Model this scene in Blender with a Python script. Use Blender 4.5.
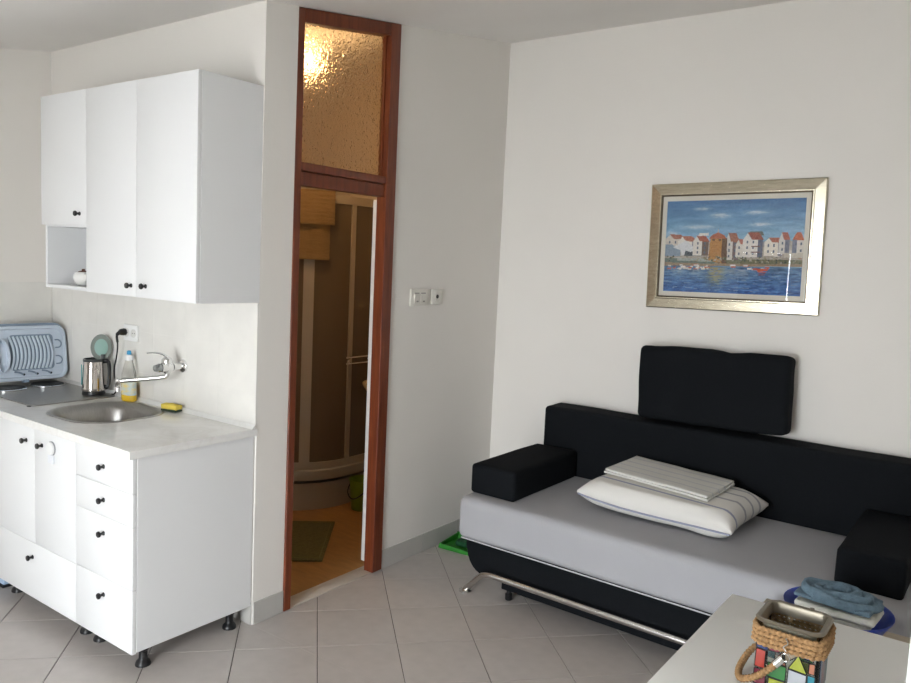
import bpy, bmesh, math, random
import numpy as np
from mathutils import Vector, Matrix, noise

for o in list(bpy.data.objects): bpy.data.objects.remove(o, do_unlink=True)
SC = bpy.context.scene
COL = SC.collection
PI = math.pi
rnd = random.Random(7)

# ------------------------------------------------------------------ camera
H_CAM = 1.62
def cam_axes(yaw, pitch, roll):
    cy, sy, cp, sp = math.cos(yaw), math.sin(yaw), math.cos(pitch), math.sin(pitch)
    f = Vector((-sy*cp, cy*cp, sp)); r = Vector((cy, sy, 0)); u = r.cross(f)
    cr, sr = math.cos(roll), math.sin(roll)
    return cr*r + sr*u, -sr*r + cr*u, f
R_, U_, F_ = cam_axes(math.radians(35.905), math.radians(-5.7707), math.radians(2.6354))
cam = bpy.data.cameras.new('camera'); cam_o = bpy.data.objects.new('camera', cam); COL.objects.link(cam_o)
m = Matrix.Identity(4)
for i in range(3):
    m[i][0], m[i][1], m[i][2] = R_[i], U_[i], -F_[i]
m[2][3] = H_CAM
cam_o.matrix_world = m
cam.sensor_fit = 'HORIZONTAL'; cam.sensor_width = 36.0; cam.lens = 36.0*777.17/911
cam.clip_start = 0.02; cam.clip_end = 200
SC.camera = cam_o

# ------------------------------------------------------------------ world, light, exposure
SC.view_settings.view_transform = 'Standard'
SC.view_settings.look = 'None'
SC.view_settings.gamma = 1.0
SC.view_settings.use_curve_mapping = False
SC.view_settings.exposure = 0.06
wd = bpy.data.worlds.new('sky'); SC.world = wd; wd.use_nodes = True
bg = wd.node_tree.nodes['Background']
bg.inputs[0].default_value = (0.91, 0.96, 1.0, 1); bg.inputs[1].default_value = 22.0

def portal(name, loc, sx, sz):
    L = bpy.data.lights.new(name, 'AREA'); L.shape = 'RECTANGLE'; L.size = sx; L.size_y = sz
    L.cycles.is_portal = True
    o = bpy.data.objects.new(name, L); COL.objects.link(o); o.location = loc; o.rotation_euler = (PI/2, 0, 0)
    return o

# ------------------------------------------------------------------ main dimensions (metres)
XD = -2.592      # wall with the bathroom door
YK = 2.155       # kitchen wall
YS = 4.0         # wall behind the sofa
XL = -4.31       # left wall
XR = 1.45        # right wall
YF = -1.50       # front wall (behind the camera) with the balcony door
CS = 0.1566      # the ceiling slopes up towards the sofa wall
def CZ(y): return 2.64 + CS*(y - YK)
DX0, DX1, DZ = -2.06, -0.70, 1.98   # balcony door opening
portal('balcony_daylight', ((DX0+DX1)/2, YF-0.05, DZ/2), DX1-DX0, DZ)

# ------------------------------------------------------------------ materials
MATS = {}
def nt(name):
    mt = bpy.data.materials.new(name); mt.use_nodes = True
    return mt, mt.node_tree.nodes, mt.node_tree.links, mt.node_tree.nodes['Principled BSDF']
def mat(name, col, rough=0.5, metal=0.0, var=0.0, vscale=8.0, bump=0.0, bscale=60.0, trans=0.0, ior=1.45, coat=0.0,
        emit=None, estr=0.0, sheen=0.0, stretch=(1,1,1), col2=None, coords='Object', spec=None, detail=3.0):
    if name in MATS: return MATS[name]
    mt, N, L, b = nt(name)
    c = (*col, 1)
    b.inputs['Base Color'].default_value = c
    b.inputs['Roughness'].default_value = rough
    b.inputs['Metallic'].default_value = metal
    b.inputs['IOR'].default_value = ior
    b.inputs['Transmission Weight'].default_value = trans
    b.inputs['Coat Weight'].default_value = coat
    b.inputs['Sheen Weight'].default_value = sheen
    if spec is not None: b.inputs['Specular IOR Level'].default_value = spec
    if emit:
        b.inputs['Emission Color'].default_value = (*emit, 1); b.inputs['Emission Strength'].default_value = estr
    if var or bump:
        tc = N.new('ShaderNodeTexCoord'); mp = N.new('ShaderNodeMapping'); mp.inputs['Scale'].default_value = stretch
        L.new(tc.outputs[coords], mp.inputs[0])
    if var:
        n = N.new('ShaderNodeTexNoise'); n.inputs['Scale'].default_value = vscale; n.inputs['Detail'].default_value = detail
        r = N.new('ShaderNodeValToRGB')
        c2 = col2 if col2 else tuple(max(0, x*(1-var)) for x in col)
        r.color_ramp.elements[0].color = (*c2, 1); r.color_ramp.elements[0].position = 0.3
        r.color_ramp.elements[1].color = c; r.color_ramp.elements[1].position = 0.7
        L.new(mp.outputs[0], n.inputs['Vector']); L.new(n.outputs['Fac'], r.inputs[0]); L.new(r.outputs[0], b.inputs['Base Color'])
    if bump:
        n2 = N.new('ShaderNodeTexNoise'); n2.inputs['Scale'].default_value = bscale; n2.inputs['Detail'].default_value = 3
        bp = N.new('ShaderNodeBump'); bp.inputs['Strength'].default_value = bump; bp.inputs['Distance'].default_value = 0.01
        L.new(mp.outputs[0], n2.inputs['Vector']); L.new(n2.outputs['Fac'], bp.inputs['Height']); L.new(bp.outputs[0], b.inputs['Normal'])
    MATS[name] = mt
    return mt

M_PAINT = mat('white_wall_paint', (0.815, 0.782, 0.735), 0.85, var=0.03, vscale=1.5, bump=0.05, bscale=90)
M_CEIL = mat('ceiling_paint', (0.84, 0.815, 0.785), 0.9, var=0.05, vscale=1.2, bump=0.06, bscale=60)
M_TILE = mat('floor_tile_glaze', (0.50, 0.46, 0.432), 0.30, var=0.10, vscale=6, bump=0.02, bscale=25, coords='Generated')
M_GROUT = mat('dark_grout', (0.10, 0.085, 0.075), 0.9, var=0.2, vscale=30)
M_SKIRT = mat('skirting_tile_glaze', (0.50, 0.485, 0.455), 0.35, var=0.08, vscale=7)
M_SPLASH = mat('marbled_wall_tile', (0.78, 0.76, 0.715), 0.28, var=0.07, vscale=9, detail=6)
M_SGROUT = mat('pale_grout', (0.76, 0.74, 0.70), 0.9)
M_CAB = mat('white_cabinet_foil', (0.80, 0.803, 0.805), 0.42, bump=0.01, bscale=40)
M_BLACKPL = mat('black_plastic', (0.012, 0.012, 0.013), 0.35)
M_STEEL = mat('brushed_steel', (0.36, 0.35, 0.335), 0.30, metal=1.0, var=0.12, vscale=30, stretch=(1, 8, 1))
M_HOB = mat('dull_hob_steel', (0.36, 0.355, 0.34), 0.42, metal=0.85, var=0.12, vscale=40, stretch=(1, 10, 1))
M_CHROME = mat('chrome', (0.80, 0.80, 0.80), 0.07, metal=1.0)
M_SATIN = mat('satin_chrome_tube', (0.66, 0.65, 0.63), 0.22, metal=1.0)
M_WHITEPL = mat('white_plastic', (0.83, 0.83, 0.82), 0.35)
M_SOFA = mat('black_sofa_fabric', (0.0085, 0.0098, 0.0118), 0.9, var=0.18, vscale=120, bump=0.12, bscale=420, spec=0.12)
M_SHEET = mat('grey_fitted_sheet', (0.40, 0.40, 0.42), 0.85, var=0.05, vscale=4, bump=0.06, bscale=14)
M_TABLE = mat('white_table_laminate', (0.90, 0.90, 0.87), 0.36, bump=0.01, bscale=30)
M_ROPE = mat('jute_rope', (0.50, 0.29, 0.13), 0.9, var=0.45, vscale=150, bump=0.5, bscale=200)

def wood_mat(name, c1, c2, rough, stretch):
    mt, N, L, b = nt(name)
    tc = N.new('ShaderNodeTexCoord'); mp = N.new('ShaderNodeMapping'); mp.inputs['Scale'].default_value = stretch
    n = N.new('ShaderNodeTexNoise'); n.inputs['Scale'].default_value = 14; n.inputs['Detail'].default_value = 6; n.inputs['Distortion'].default_value = 0.6
    r = N.new('ShaderNodeValToRGB'); r.color_ramp.elements[0].position = 0.3; r.color_ramp.elements[1].position = 0.7
    r.color_ramp.elements[0].color = (*c1, 1); r.color_ramp.elements[1].color = (*c2, 1)
    L.new(tc.outputs['Object'], mp.inputs[0]); L.new(mp.outputs[0], n.inputs['Vector']); L.new(n.outputs['Fac'], r.inputs[0]); L.new(r.outputs[0], b.inputs['Base Color'])
    b.inputs['Roughness'].default_value = rough
    return mt
M_WOOD = wood_mat('red_brown_varnished_wood', (0.115, 0.022, 0.007), (0.20, 0.045, 0.013), 0.42, (4, 4, 0.35))
M_BFLOOR = wood_mat('orange_brown_vinyl', (0.32, 0.165, 0.055), (0.42, 0.215, 0.07), 0.5, (0.6, 3, 1))
M_STOOL = wood_mat('pale_beech_wood', (0.42, 0.35, 0.25), (0.52, 0.44, 0.33), 0.5, (0.6, 4, 1))

# worktop: white marbled glossy laminate
def worktop_mat():
    mt, N, L, b = nt('marbled_worktop')
    tc = N.new('ShaderNodeTexCoord')
    n = N.new('ShaderNodeTexNoise'); n.inputs['Scale'].default_value = 5; n.inputs['Detail'].default_value = 8; n.inputs['Distortion'].default_value = 1.6
    r = N.new('ShaderNodeValToRGB')
    e = r.color_ramp.elements; e[0].position = 0.42; e[0].color = (0.80, 0.79, 0.765, 1); e[1].position = 0.58; e[1].color = (0.82, 0.81, 0.785, 1)
    k = e.new(0.50); k.color = (0.77, 0.755, 0.725, 1)
    L.new(tc.outputs['Object'], n.inputs['Vector']); L.new(n.outputs['Fac'], r.inputs[0]); L.new(r.outputs[0], b.inputs['Base Color'])
    b.inputs['Roughness'].default_value = 0.13
    return mt
M_TOP = worktop_mat()

def clear_glass(name, tint=(1, 1, 1), rough=0.0):
    """thin flat pane: see-through with a fresnel mirror on top"""
    mt = bpy.data.materials.new(name); mt.use_nodes = True; N = mt.node_tree.nodes; L = mt.node_tree.links
    N.remove(N['Principled BSDF'])
    t = N.new('ShaderNodeBsdfTransparent'); t.inputs[0].default_value = (*tint, 1)
    g = N.new('ShaderNodeBsdfGlossy'); g.inputs['Roughness'].default_value = rough
    f = N.new('ShaderNodeFresnel'); f.inputs['IOR'].default_value = 1.45
    mx = N.new('ShaderNodeMixShader'); L.new(f.outputs[0], mx.inputs[0]); L.new(t.outputs[0], mx.inputs[1]); L.new(g.outputs[0], mx.inputs[2])
    L.new(mx.outputs[0], N['Material Output'].inputs[0])
    return mt
M_PANE = clear_glass('clear_pane')
def frosted_pane(name, col, see):
    mt = clear_glass(name, col, 0.15); N = mt.node_tree.nodes; L = mt.node_tree.links
    t = [n for n in N if n.type == 'BSDF_TRANSPARENT'][0]; d = N.new('ShaderNodeBsdfDiffuse'); d.inputs[0].default_value = (*col, 1)
    m2 = N.new('ShaderNodeMixShader'); m2.inputs[0].default_value = 1-see; L.new(t.outputs[0], m2.inputs[1]); L.new(d.outputs[0], m2.inputs[2])
    mx = [n for n in N if n.type == 'MIX_SHADER' and n != m2][0]; L.new(m2.outputs[0], mx.inputs[1])
    return mt
M_SHOWERGLASS = frosted_pane('brown_frosted_shower_pane', (0.22, 0.16, 0.105), 0.25)

def obscure_glass():
    mt, N, L, b = nt('hammered_obscure_glass')
    b.inputs['Base Color'].default_value = (0.95, 0.87, 0.76, 1)
    b.inputs['Transmission Weight'].default_value = 1.0; b.inputs['Roughness'].default_value = 0.16; b.inputs['IOR'].default_value = 1.28
    tc = N.new('ShaderNodeTexCoord'); v = N.new('ShaderNodeTexVoronoi'); v.feature = 'SMOOTH_F1'; v.inputs['Scale'].default_value = 85
    n = N.new('ShaderNodeTexNoise'); n.inputs['Scale'].default_value = 30
    mxv = N.new('ShaderNodeMixRGB'); mxv.inputs[0].default_value = 0.06
    bp = N.new('ShaderNodeBump'); bp.inputs['Strength'].default_value = 0.42; bp.inputs['Distance'].default_value = 0.008
    L.new(tc.outputs['Object'], n.inputs['Vector']); L.new(tc.outputs['Object'], mxv.inputs[1]); L.new(n.outputs['Color'], mxv.inputs[2]); L.new(mxv.outputs[0], v.inputs['Vector'])
    L.new(v.outputs['Distance'], bp.inputs['Height']); L.new(bp.outputs[0], b.inputs['Normal'])
    return mt
M_OBSCURE = obscure_glass()

def attr_mat(name, rough=0.6):
    mt, N, L, b = nt(name)
    a = N.new('ShaderNodeVertexColor'); a.layer_name = 'paint'
    L.new(a.outputs[0], b.inputs['Base Color']); b.inputs['Roughness'].default_value = rough
    return mt

# ------------------------------------------------------------------ mesh helpers
def finish(name, bm, material, parent=None, smooth=35, recalc=True):
    if recalc: bmesh.ops.recalc_face_normals(bm, faces=bm.faces[:])
    me = bpy.data.meshes.new(name); bm.to_mesh(me); bm.free()
    if smooth:
        for p in me.polygons: p.use_smooth = True
        me.set_sharp_from_angle(angle=math.radians(smooth))
    o = bpy.data.objects.new(name, me); COL.objects.link(o)
    if material: me.materials.append(material)
    if parent: o.parent = parent
    return o
def share(name, src, parent, loc=None, rot=None):
    o = src.copy(); o.name = name; COL.objects.link(o); o.parent = parent
    if loc is not None: o.location = loc
    if rot is not None: o.rotation_euler = rot
    return o
def B(): return bmesh.new()
def box(bm, x0, x1, y0, y1, z0, z1, bev=0.0, seg=2):
    vs = [bm.verts.new(p) for p in ((x0,y0,z0),(x1,y0,z0),(x1,y1,z0),(x0,y1,z0),(x0,y0,z1),(x1,y0,z1),(x1,y1,z1),(x0,y1,z1))]
    fs = [bm.faces.new([vs[i] for i in f]) for f in ((3,2,1,0),(4,5,6,7),(0,1,5,4),(1,2,6,5),(2,3,7,6),(3,0,4,7))]
    if bev:
        es = list({e for f in fs for e in f.edges})
        bmesh.ops.bevel(bm, geom=es, offset=bev, segments=seg, profile=0.5, affect='EDGES')
    return bm
def prism(bm, pts, vec, bev=0.0, seg=2):
    """extrude the closed polygon pts (3D) along vec"""
    v = Vector(vec)
    a = [bm.verts.new(p) for p in pts]; b = [bm.verts.new(Vector(p)+v) for p in pts]
    n = len(a)
    fs = [bm.faces.new(a[::-1]), bm.faces.new(b)]
    for i in range(n): fs.append(bm.faces.new((a[i], a[(i+1)%n], b[(i+1)%n], b[i])))
    if bev:
        es = list({e for f in fs for e in f.edges})
        bmesh.ops.bevel(bm, geom=es, offset=bev, segments=seg, profile=0.5, affect='EDGES')
    return bm
def tube(bm, pts, r, n=10, closed=False, caps=True, flat=1.0):
    pts = [Vector(p) for p in pts]; N = len(pts)
    rs = r if hasattr(r, '__len__') else [r]*N
    rings = []; up = None
    for i, p in enumerate(pts):
        if closed: t = pts[(i+1)%N] - pts[i-1]
        else: t = pts[min(i+1, N-1)] - pts[max(i-1, 0)]
        t.normalize()
        if up is None:
            up = Vector((0,0,1)) if abs(t.z) < 0.9 else Vector((1,0,0))
        s = t.cross(up).normalized(); up = s.cross(t).normalized()
        rings.append([bm.verts.new(p + rs[i]*(math.cos(2*PI*k/n)*s + flat*math.sin(2*PI*k/n)*up)) for k in range(n)])
    M = N if closed else N-1
    for i in range(M):
        a, b = rings[i], rings[(i+1)%N]
        for k in range(n): bm.faces.new((a[k], a[(k+1)%n], b[(k+1)%n], b[k]))
    if caps and not closed:
        bm.faces.new(rings[0][::-1]); bm.faces.new(rings[-1])
    return bm
def smooth_path(pts, k=6, closed=False):
    P = [Vector(p) for p in pts]; out = []; n = len(P)
    rng = range(n) if closed else range(n-1)
    for i in rng:
        if closed: p0, p1, p2, p3 = P[i-1], P[i], P[(i+1)%n], P[(i+2)%n]
        else: p0, p1, p2, p3 = P[max(i-1,0)], P[i], P[i+1], P[min(i+2,n-1)]
        for j in range(k):
            t = j/k
            out.append(0.5*((2*p1) + (p2-p0)*t + (2*p0-5*p1+4*p2-p3)*t*t + (3*p1-p0-3*p2+p3)*t*t*t))
    if not closed: out.append(P[-1])
    return out
def lathe(bm, prof, n=24, c=(0,0,0), axis='z'):
    """prof: list of (radius, height); rotates about the axis through c"""
    c = Vector(c); rings = []
    def pt(r, h, a):
        if axis == 'z': return c + Vector((r*math.cos(a), r*math.sin(a), h))
        if axis == 'y': return c + Vector((r*math.cos(a), h, r*math.sin(a)))
        return c + Vector((h, r*math.cos(a), r*math.sin(a)))
    for r, h in prof:
        if r < 1e-6: rings.append([bm.verts.new(pt(0, h, 0))])
        else: rings.append([bm.verts.new(pt(r, h, 2*PI*k/n)) for k in range(n)])
    for a, b in zip(rings, rings[1:]):
        for k in range(n):
            if len(a) == 1 and len(b) == 1: continue
            if len(a) == 1: bm.faces.new((a[0], b[(k+1)%n], b[k]))
            elif len(b) == 1: bm.faces.new((a[k], a[(k+1)%n], b[0]))
            else: bm.faces.new((a[k], a[(k+1)%n], b[(k+1)%n], b[k]))
    if len(rings[0]) > 1: bm.faces.new(rings[0][::-1])
    if len(rings[-1]) > 1: bm.faces.new(rings[-1])
    return bm
def rrect(x0, x1, y0, y1, r, n=6):
    out = []
    for cx, cy, a0 in ((x1-r, y0+r, -PI/2), (x1-r, y1-r, 0), (x0+r, y1-r, PI/2), (x0+r, y0+r, PI)):
        for k in range(n+1):
            a = a0 + k*PI/2/n; out.append((cx+r*math.cos(a), cy+r*math.sin(a)))
    return out
def loft(bm, loops, cap0=True, cap1=True):
    rings = [[bm.verts.new(p) for p in lp] for lp in loops]; n = len(rings[0])
    for a, b in zip(rings, rings[1:]):
        for k in range(n): bm.faces.new((a[k], a[(k+1)%n], b[(k+1)%n], b[k]))
    if cap0: bm.faces.new(rings[0][::-1])
    if cap1: bm.faces.new(rings[-1])
    return bm
def soft_box(bm, x0, x1, y0, y1, z0, z1, r, div=6, wob=0.004, seed=0.0, wscale=4.0):
    """upholstered block: rounded edges and slightly uneven faces"""
    cx, cy, cz = (x0+x1)/2, (y0+y1)/2, (z0+z1)/2; hx, hy, hz = (x1-x0)/2, (y1-y0)/2, (z1-z0)/2
    t = bmesh.new(); bmesh.ops.create_cube(t, size=2)
    bmesh.ops.subdivide_edges(t, edges=t.edges[:], cuts=2*div, use_grid_fill=True)
    mp = {}
    for v in t.verts:
        # spread grid so that more rows lie in the rounded rim
        q = []
        for a, h in zip(v.co, (hx, hy, hz)):
            inner = max(h - r, 1e-4)
            s = abs(a); k = (div-2.0)/(div+0.5)
            d = s/k*inner if s < k else inner + (s-k)/(1-k)*r
            q.append(math.copysign(d, a))
        p = Vector(q)
        c = Vector([max(-h+r, min(h-r, a)) for a, h in zip(p, (hx, hy, hz))])
        d = p - c
        if d.length > 1e-6: p = c + d.normalized()*min(r, max(d.length, r if max(abs(x) for x in v.co) > 0.999 else d.length))
        w = noise.noise_vector(Vector((p.x*wscale+seed, p.y*wscale-seed, p.z*wscale+2*seed)))*wob
        mp[v] = bm.verts.new(Vector((cx, cy, cz)) + p + w)
    for f in t.faces: bm.faces.new([mp[v] for v in f.verts])
    t.free(); return bm
def pillow_mesh(bm, w, d, t, n=26, p=2.6, wob=0.006, seed=0.0, edge=0.006, func=None):
    """cushion lying in the xy plane, centred, bottom at -t/2"""
    grids = []
    for side in (1, -1):
        g = []
        for i in range(n+1):
            row = []
            for j in range(n+1):
                u = -1 + 2*i/n; v = -1 + 2*j/n
                u = math.copysign(1-(1-abs(u))**1.4, u); v = math.copysign(1-(1-abs(v))**1.4, v)
                h = max(0, (1-abs(u)**p))**0.55 * max(0, (1-abs(v)**p))**0.55
                # pulled-in sides, pointed corners
                x = u*w/2*(1-0.05*(1-v*v)*abs(u)); y = v*d/2*(1-0.06*(1-u*u)*abs(v))
                z = side*(h*t/2 + edge*0.5)
                nz = noise.noise(Vector((x*7+seed, y*7, seed)))*wob*(0.3+h)
                q = Vector((x, y, z + nz))
                if func: q = func(q, u, v, h, side)
                row.append(bm.verts.new(q))
            g.append(row)
        grids.append(g)
    for s, g in enumerate(grids):
        for i in range(n):
            for j in range(n):
                f = (g[i][j], g[i+1][j], g[i+1][j+1], g[i][j+1])
                bm.faces.new(f if s == 0 else f[::-1])
    a, b = grids
    rim = [(i, 0) for i in range(n)] + [(n, j) for j in range(n)] + [(i, n) for i in range(n, 0, -1)] + [(0, j) for j in range(n, 0, -1)]
    for k in range(len(rim)):
        i, j = rim[k]; i2, j2 = rim[(k+1) % len(rim)]
        bm.faces.new((b[i][j], b[i2][j2], a[i2][j2], a[i][j]))
    return bm

def tag(o, label, cat, group=None):
    o['label'] = label; o['category'] = cat
    if group: o['group'] = group
    return o
def thing(name, label, cat, loc=(0,0,0), rz=0.0, group=None):
    o = bpy.data.objects.new(name, None); COL.objects.link(o); o.location = loc; o.rotation_euler = (0, 0, rz)
    o.empty_display_size = 0.05
    return tag(o, label, cat, group)
def struct(o):
    o['kind'] = 'structure'; return o

# ================================================================== ROOM SHELL
TH = 0.10
def wallx(name, x0, x1, spans, material=M_PAINT):
    """wall whose face looks along x; spans = [(y0,y1)], top follows the sloped ceiling"""
    bm = B()
    for y0, y1 in spans: prism(bm, [(x0,y0,-0.06),(x0,y1,-0.06),(x0,y1,CZ(y1)),(x0,y0,CZ(y0))], (x1-x0, 0, 0))
    return struct(finish(name, bm, material, smooth=0))
def wally(name, y0, y1, rects, material=M_PAINT):
    """wall whose face looks along y; rects = [(x0,x1,z0,z1 or None)]"""
    bm = B()
    for x0, x1, z0, z1 in rects:
        za, zb = (CZ(y0), CZ(y1)) if z1 is None else (z1, z1)
        prism(bm, [(x0,y0,z0),(x0,y1,z0),(x0,y1,zb),(x0,y0,za)], (x1-x0, 0, 0))
    return struct(finish(name, bm, material, smooth=0))
def leaning_block(bm, pts):
    """footprint (x, y, shift of x at the ceiling): the old wall's outer corner leans a little"""
    lo = [bm.verts.new((x, y, -0.06)) for x, y, d in pts]; hi = [bm.verts.new((x+d, y, CZ(y))) for x, y, d in pts]; n = len(pts)
    bm.faces.new(lo[::-1]); bm.faces.new(hi)
    for i in range(n): bm.faces.new((lo[i], lo[(i+1) % n], hi[(i+1) % n], hi[i]))
bm = B(); leaning_block(bm, [(XL, YK, 0), (XD, YK, 0.0135), (XD, 2.328, 0.0135), (XD-TH, 2.328, 0), (XD-TH, YK+TH, 0), (XL, YK+TH, 0)])
wall_kitchen = struct(finish('wall_kitchen', bm, M_PAINT, smooth=0))
wall_left = wallx('wall_left', XL-TH, XL, [(YF, YS+TH)])
wall_back = wally('wall_back', YS, YS+TH, [(XL, XR, -0.06, None)])
wall_right = wallx('wall_right', XR, XR+TH, [(YF, YS+TH)])
FY0, FY1 = 2.328, 2.996
bm = B(); leaning_block(bm, [(XD-TH, FY1, 0), (XD, FY1, 0), (XD, YS, 0), (XD-TH, YS, 0)])
wall_door = struct(finish('wall_door', bm, M_PAINT, smooth=0))
WX0, WX1, WZ0, WZ1 = -2.80, -2.185, 0.90, 1.90
wall_front = wally('wall_front', YF-TH, YF, [(XL-TH, WX0, -0.06, None), (WX0, WX1, -0.06, WZ0), (WX0, WX1, WZ1, None),
                   (WX1, DX0, -0.06, None), (DX0, DX1, DZ, None), (DX1, XR+TH, -0.06, None)])
bm = B()
ya, yb = YF-TH, YS+TH
prism(bm, [(XL-TH,ya,CZ(ya)),(XL-TH,yb,CZ(yb)),(XL-TH,yb,CZ(yb)+0.1),(XL-TH,ya,CZ(ya)+0.1)], (XR+TH-XL+TH, 0, 0))
struct(finish('ceiling', bm, M_CEIL, smooth=0))

# floor slab (grout) with individual diagonal tiles
bm = B(); box(bm, XL, XR, YF-TH, YS, -0.06, -0.004)
floor = struct(finish('floor', bm, M_GROUT, smooth=0))
TA = math.radians(46.18); TS = 0.3345; TU0, TV0 = 0.043, 3.144; GAP = 0.0032
eu = Vector((math.cos(TA), math.sin(TA))); ev = Vector((-math.sin(TA), math.cos(TA)))
def clip(poly, ax, lim, keep_ge):
    out = []
    for i in range(len(poly)):
        a, b = poly[i-1], poly[i]
        ia = (a[ax] >= lim) if keep_ge else (a[ax] <= lim); ib = (b[ax] >= lim) if keep_ge else (b[ax] <= lim)
        if ia != ib:
            t = (lim-a[ax])/(b[ax]-a[ax]); out.append(a + (b-a)*t)
        if ib: out.append(b)
    return out
def cliprect(poly, x0, x1, y0, y1):
    for ax, l, k in ((0,x0,True),(0,x1,False),(1,y0,True),(1,y1,False)):
        poly = clip(poly, ax, l, k)
        if len(poly) < 3: return []
    return poly
def parea(p): return abs(sum(p[i-1][0]*p[i][1]-p[i][0]*p[i-1][1] for i in range(len(p))))/2
def tile_mesh(polys, c):
    bm = B()
    for p in polys:
        ctr = sum((Vector(q) for q in p), Vector((0,0)))/len(p)
        lo = [bm.verts.new((q[0]-c[0], q[1]-c[1], -0.004)) for q in p]; mi = [bm.verts.new((q[0]-c[0], q[1]-c[1], -0.0012)) for q in p]
        up = [bm.verts.new((*(Vector(q)-Vector(c)+(ctr-Vector(q)).normalized()*0.0014), 0.0)) for q in p]
        n = len(p); bm.faces.new(up)
        for i in range(n):
            bm.faces.new((lo[i], lo[(i+1)%n], mi[(i+1)%n], mi[i])); bm.faces.new((mi[i], mi[(i+1)%n], up[(i+1)%n], up[i]))
    return bm
full = None; e = 0.002
for i in range(-20, 18):
    for j in range(-12, 20):
        u0, u1 = TU0+i*TS+GAP/2, TU0+(i+1)*TS-GAP/2; v0, v1 = TV0+j*TS+GAP/2, TV0+(j+1)*TS-GAP/2
        poly = [eu*u0+ev*v0, eu*u1+ev*v0, eu*u1+ev*v1, eu*u0+ev*v1]
        c = (eu*(u0+u1)+ev*(v0+v1))/2
        a = cliprect(poly, XL+e, XR-e, YF+e, YK-e); b = cliprect(poly, XD+e, XR-e, YK-e, YS-e)
        A = parea(poly); aa = parea(a) if a else 0; ab = parea(b) if b else 0
        if aa+ab < 0.003: continue
        if aa > 0.999*A or ab > 0.999*A:
            if full is None: full = o = finish('floor_tile', tile_mesh([poly], c), M_TILE, floor, smooth=0)
            else: o = share('floor_tile', full, floor)
            o.location = (c.x, c.y, 0.0)
        else:
            ps = [p for p, s in ((a, aa), (b, ab)) if s > 0.0004]
            o = finish('floor_tile', tile_mesh(ps, c), M_TILE, floor, smooth=0); o.location = (c.x, c.y, 0.0)

# skirting: separate tiles along the walls
def skirting(name, axis, face, segs, sgn, hgt=0.103, cuts=None):
    """axis 'y': runs along y on the plane x=face, thickness sgn; 'x': runs along x on plane y=face"""
    bm = B(); t = 0.004
    for a, b in segs:
        if axis == 'y': box(bm, min(face, face+sgn*t), max(face, face+sgn*t), a, b, 0.001, hgt-0.002)
        else: box(bm, a, b, min(face, face+sgn*t), max(face, face+sgn*t), 0.001, hgt-0.002)
    base = struct(finish(name, bm, M_SGROUT, smooth=0))
    for a, b in segs:
        stops = [a] + [c for c in (cuts or []) if a < c < b] + [b]
        if not cuts:
            n = max(1, round((b-a)/0.333)); stops = [a+(b-a)*k/n for k in range(n+1)]
        for p, q in zip(stops, stops[1:]):
            bm = B(); g = 0.0012; lo, hi = (face+sgn*t, face+sgn*0.009)
            lo, hi = min(lo, hi), max(lo, hi)
            if axis == 'y': box(bm, lo, hi, p+g, q-g, 0.001, hgt, 0.0012, 1)
            else: box(bm, p+g, q-g, lo, hi, 0.001, hgt, 0.0012, 1)
            finish('skirting_tile', bm, M_SKIRT, base, smooth=0)
skirting('baseboard_door', 'y', XD, [(YK, FY0-0.002), (FY1+0.002, YS-0.01)], 1, cuts=[3.343, 3.676])
skirting('baseboard_kitchen', 'x', YK, [(XL+0.01, XD)], -1)
skirting('baseboard_back', 'x', YS, [(XD+0.01, XR-0.01)], -1)
skirting('baseboard_left', 'y', XL, [(YF+0.01, YK-0.01)], 1)
skirting('baseboard_right', 'y', XR, [(YF+0.01, YS-0.01)], -1)
skirting('baseboard_front', 'x', YF, [(XL+0.01, DX0-0.01), (DX1+0.01, XR-0.01)], 1)

# backsplash tiles, 20 cm wide, on the kitchen wall and round onto the left wall
def splash(parent, axis, face, sgn, a0, a1, z0, z1, rows, w):
    """pale adhesive bed plus single tiles, children of the wall they cover"""
    bm = B(); t = 0.0075
    lo, hi = min(face, face+sgn*t), max(face, face+sgn*t)
    if axis == 'x': box(bm, a0, a1, lo, hi, z0, z1-0.002)
    else: box(bm, lo, hi, a0, a1, z0, z1-0.002)
    finish('tile_grout', bm, M_SGROUT, parent, smooth=0)
    lo, hi = sorted((face+sgn*t, face+sgn*0.0085)); g = 0.0006
    zs = [z0] + [r for r in rows if z0 < r < z1] + [z1]
    a = a1
    while a > a0+0.01:
        b = max(a0, a-w)
        for p, q in zip(zs, zs[1:]):
            bm = B()
            if axis == 'x': box(bm, b+g, a-g, lo, hi, p+g, q-g, 0.0005, 1)
            else: box(bm, lo, hi, b+g, a-g, p+g, q-g, 0.0005, 1)
            finish('wall_tile', bm, M_SPLASH, parent, smooth=0)
        a = b
splash(wall_kitchen, 'x', YK, -1, XL+0.009, XD+0.006, 0.8785, 1.413, (1.018, 1.218), 0.25)
splash(wall_left, 'y', XL, 1, 1.25, YK-0.009, 0.8785, 1.413, (1.018, 1.218), 0.25)

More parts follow.
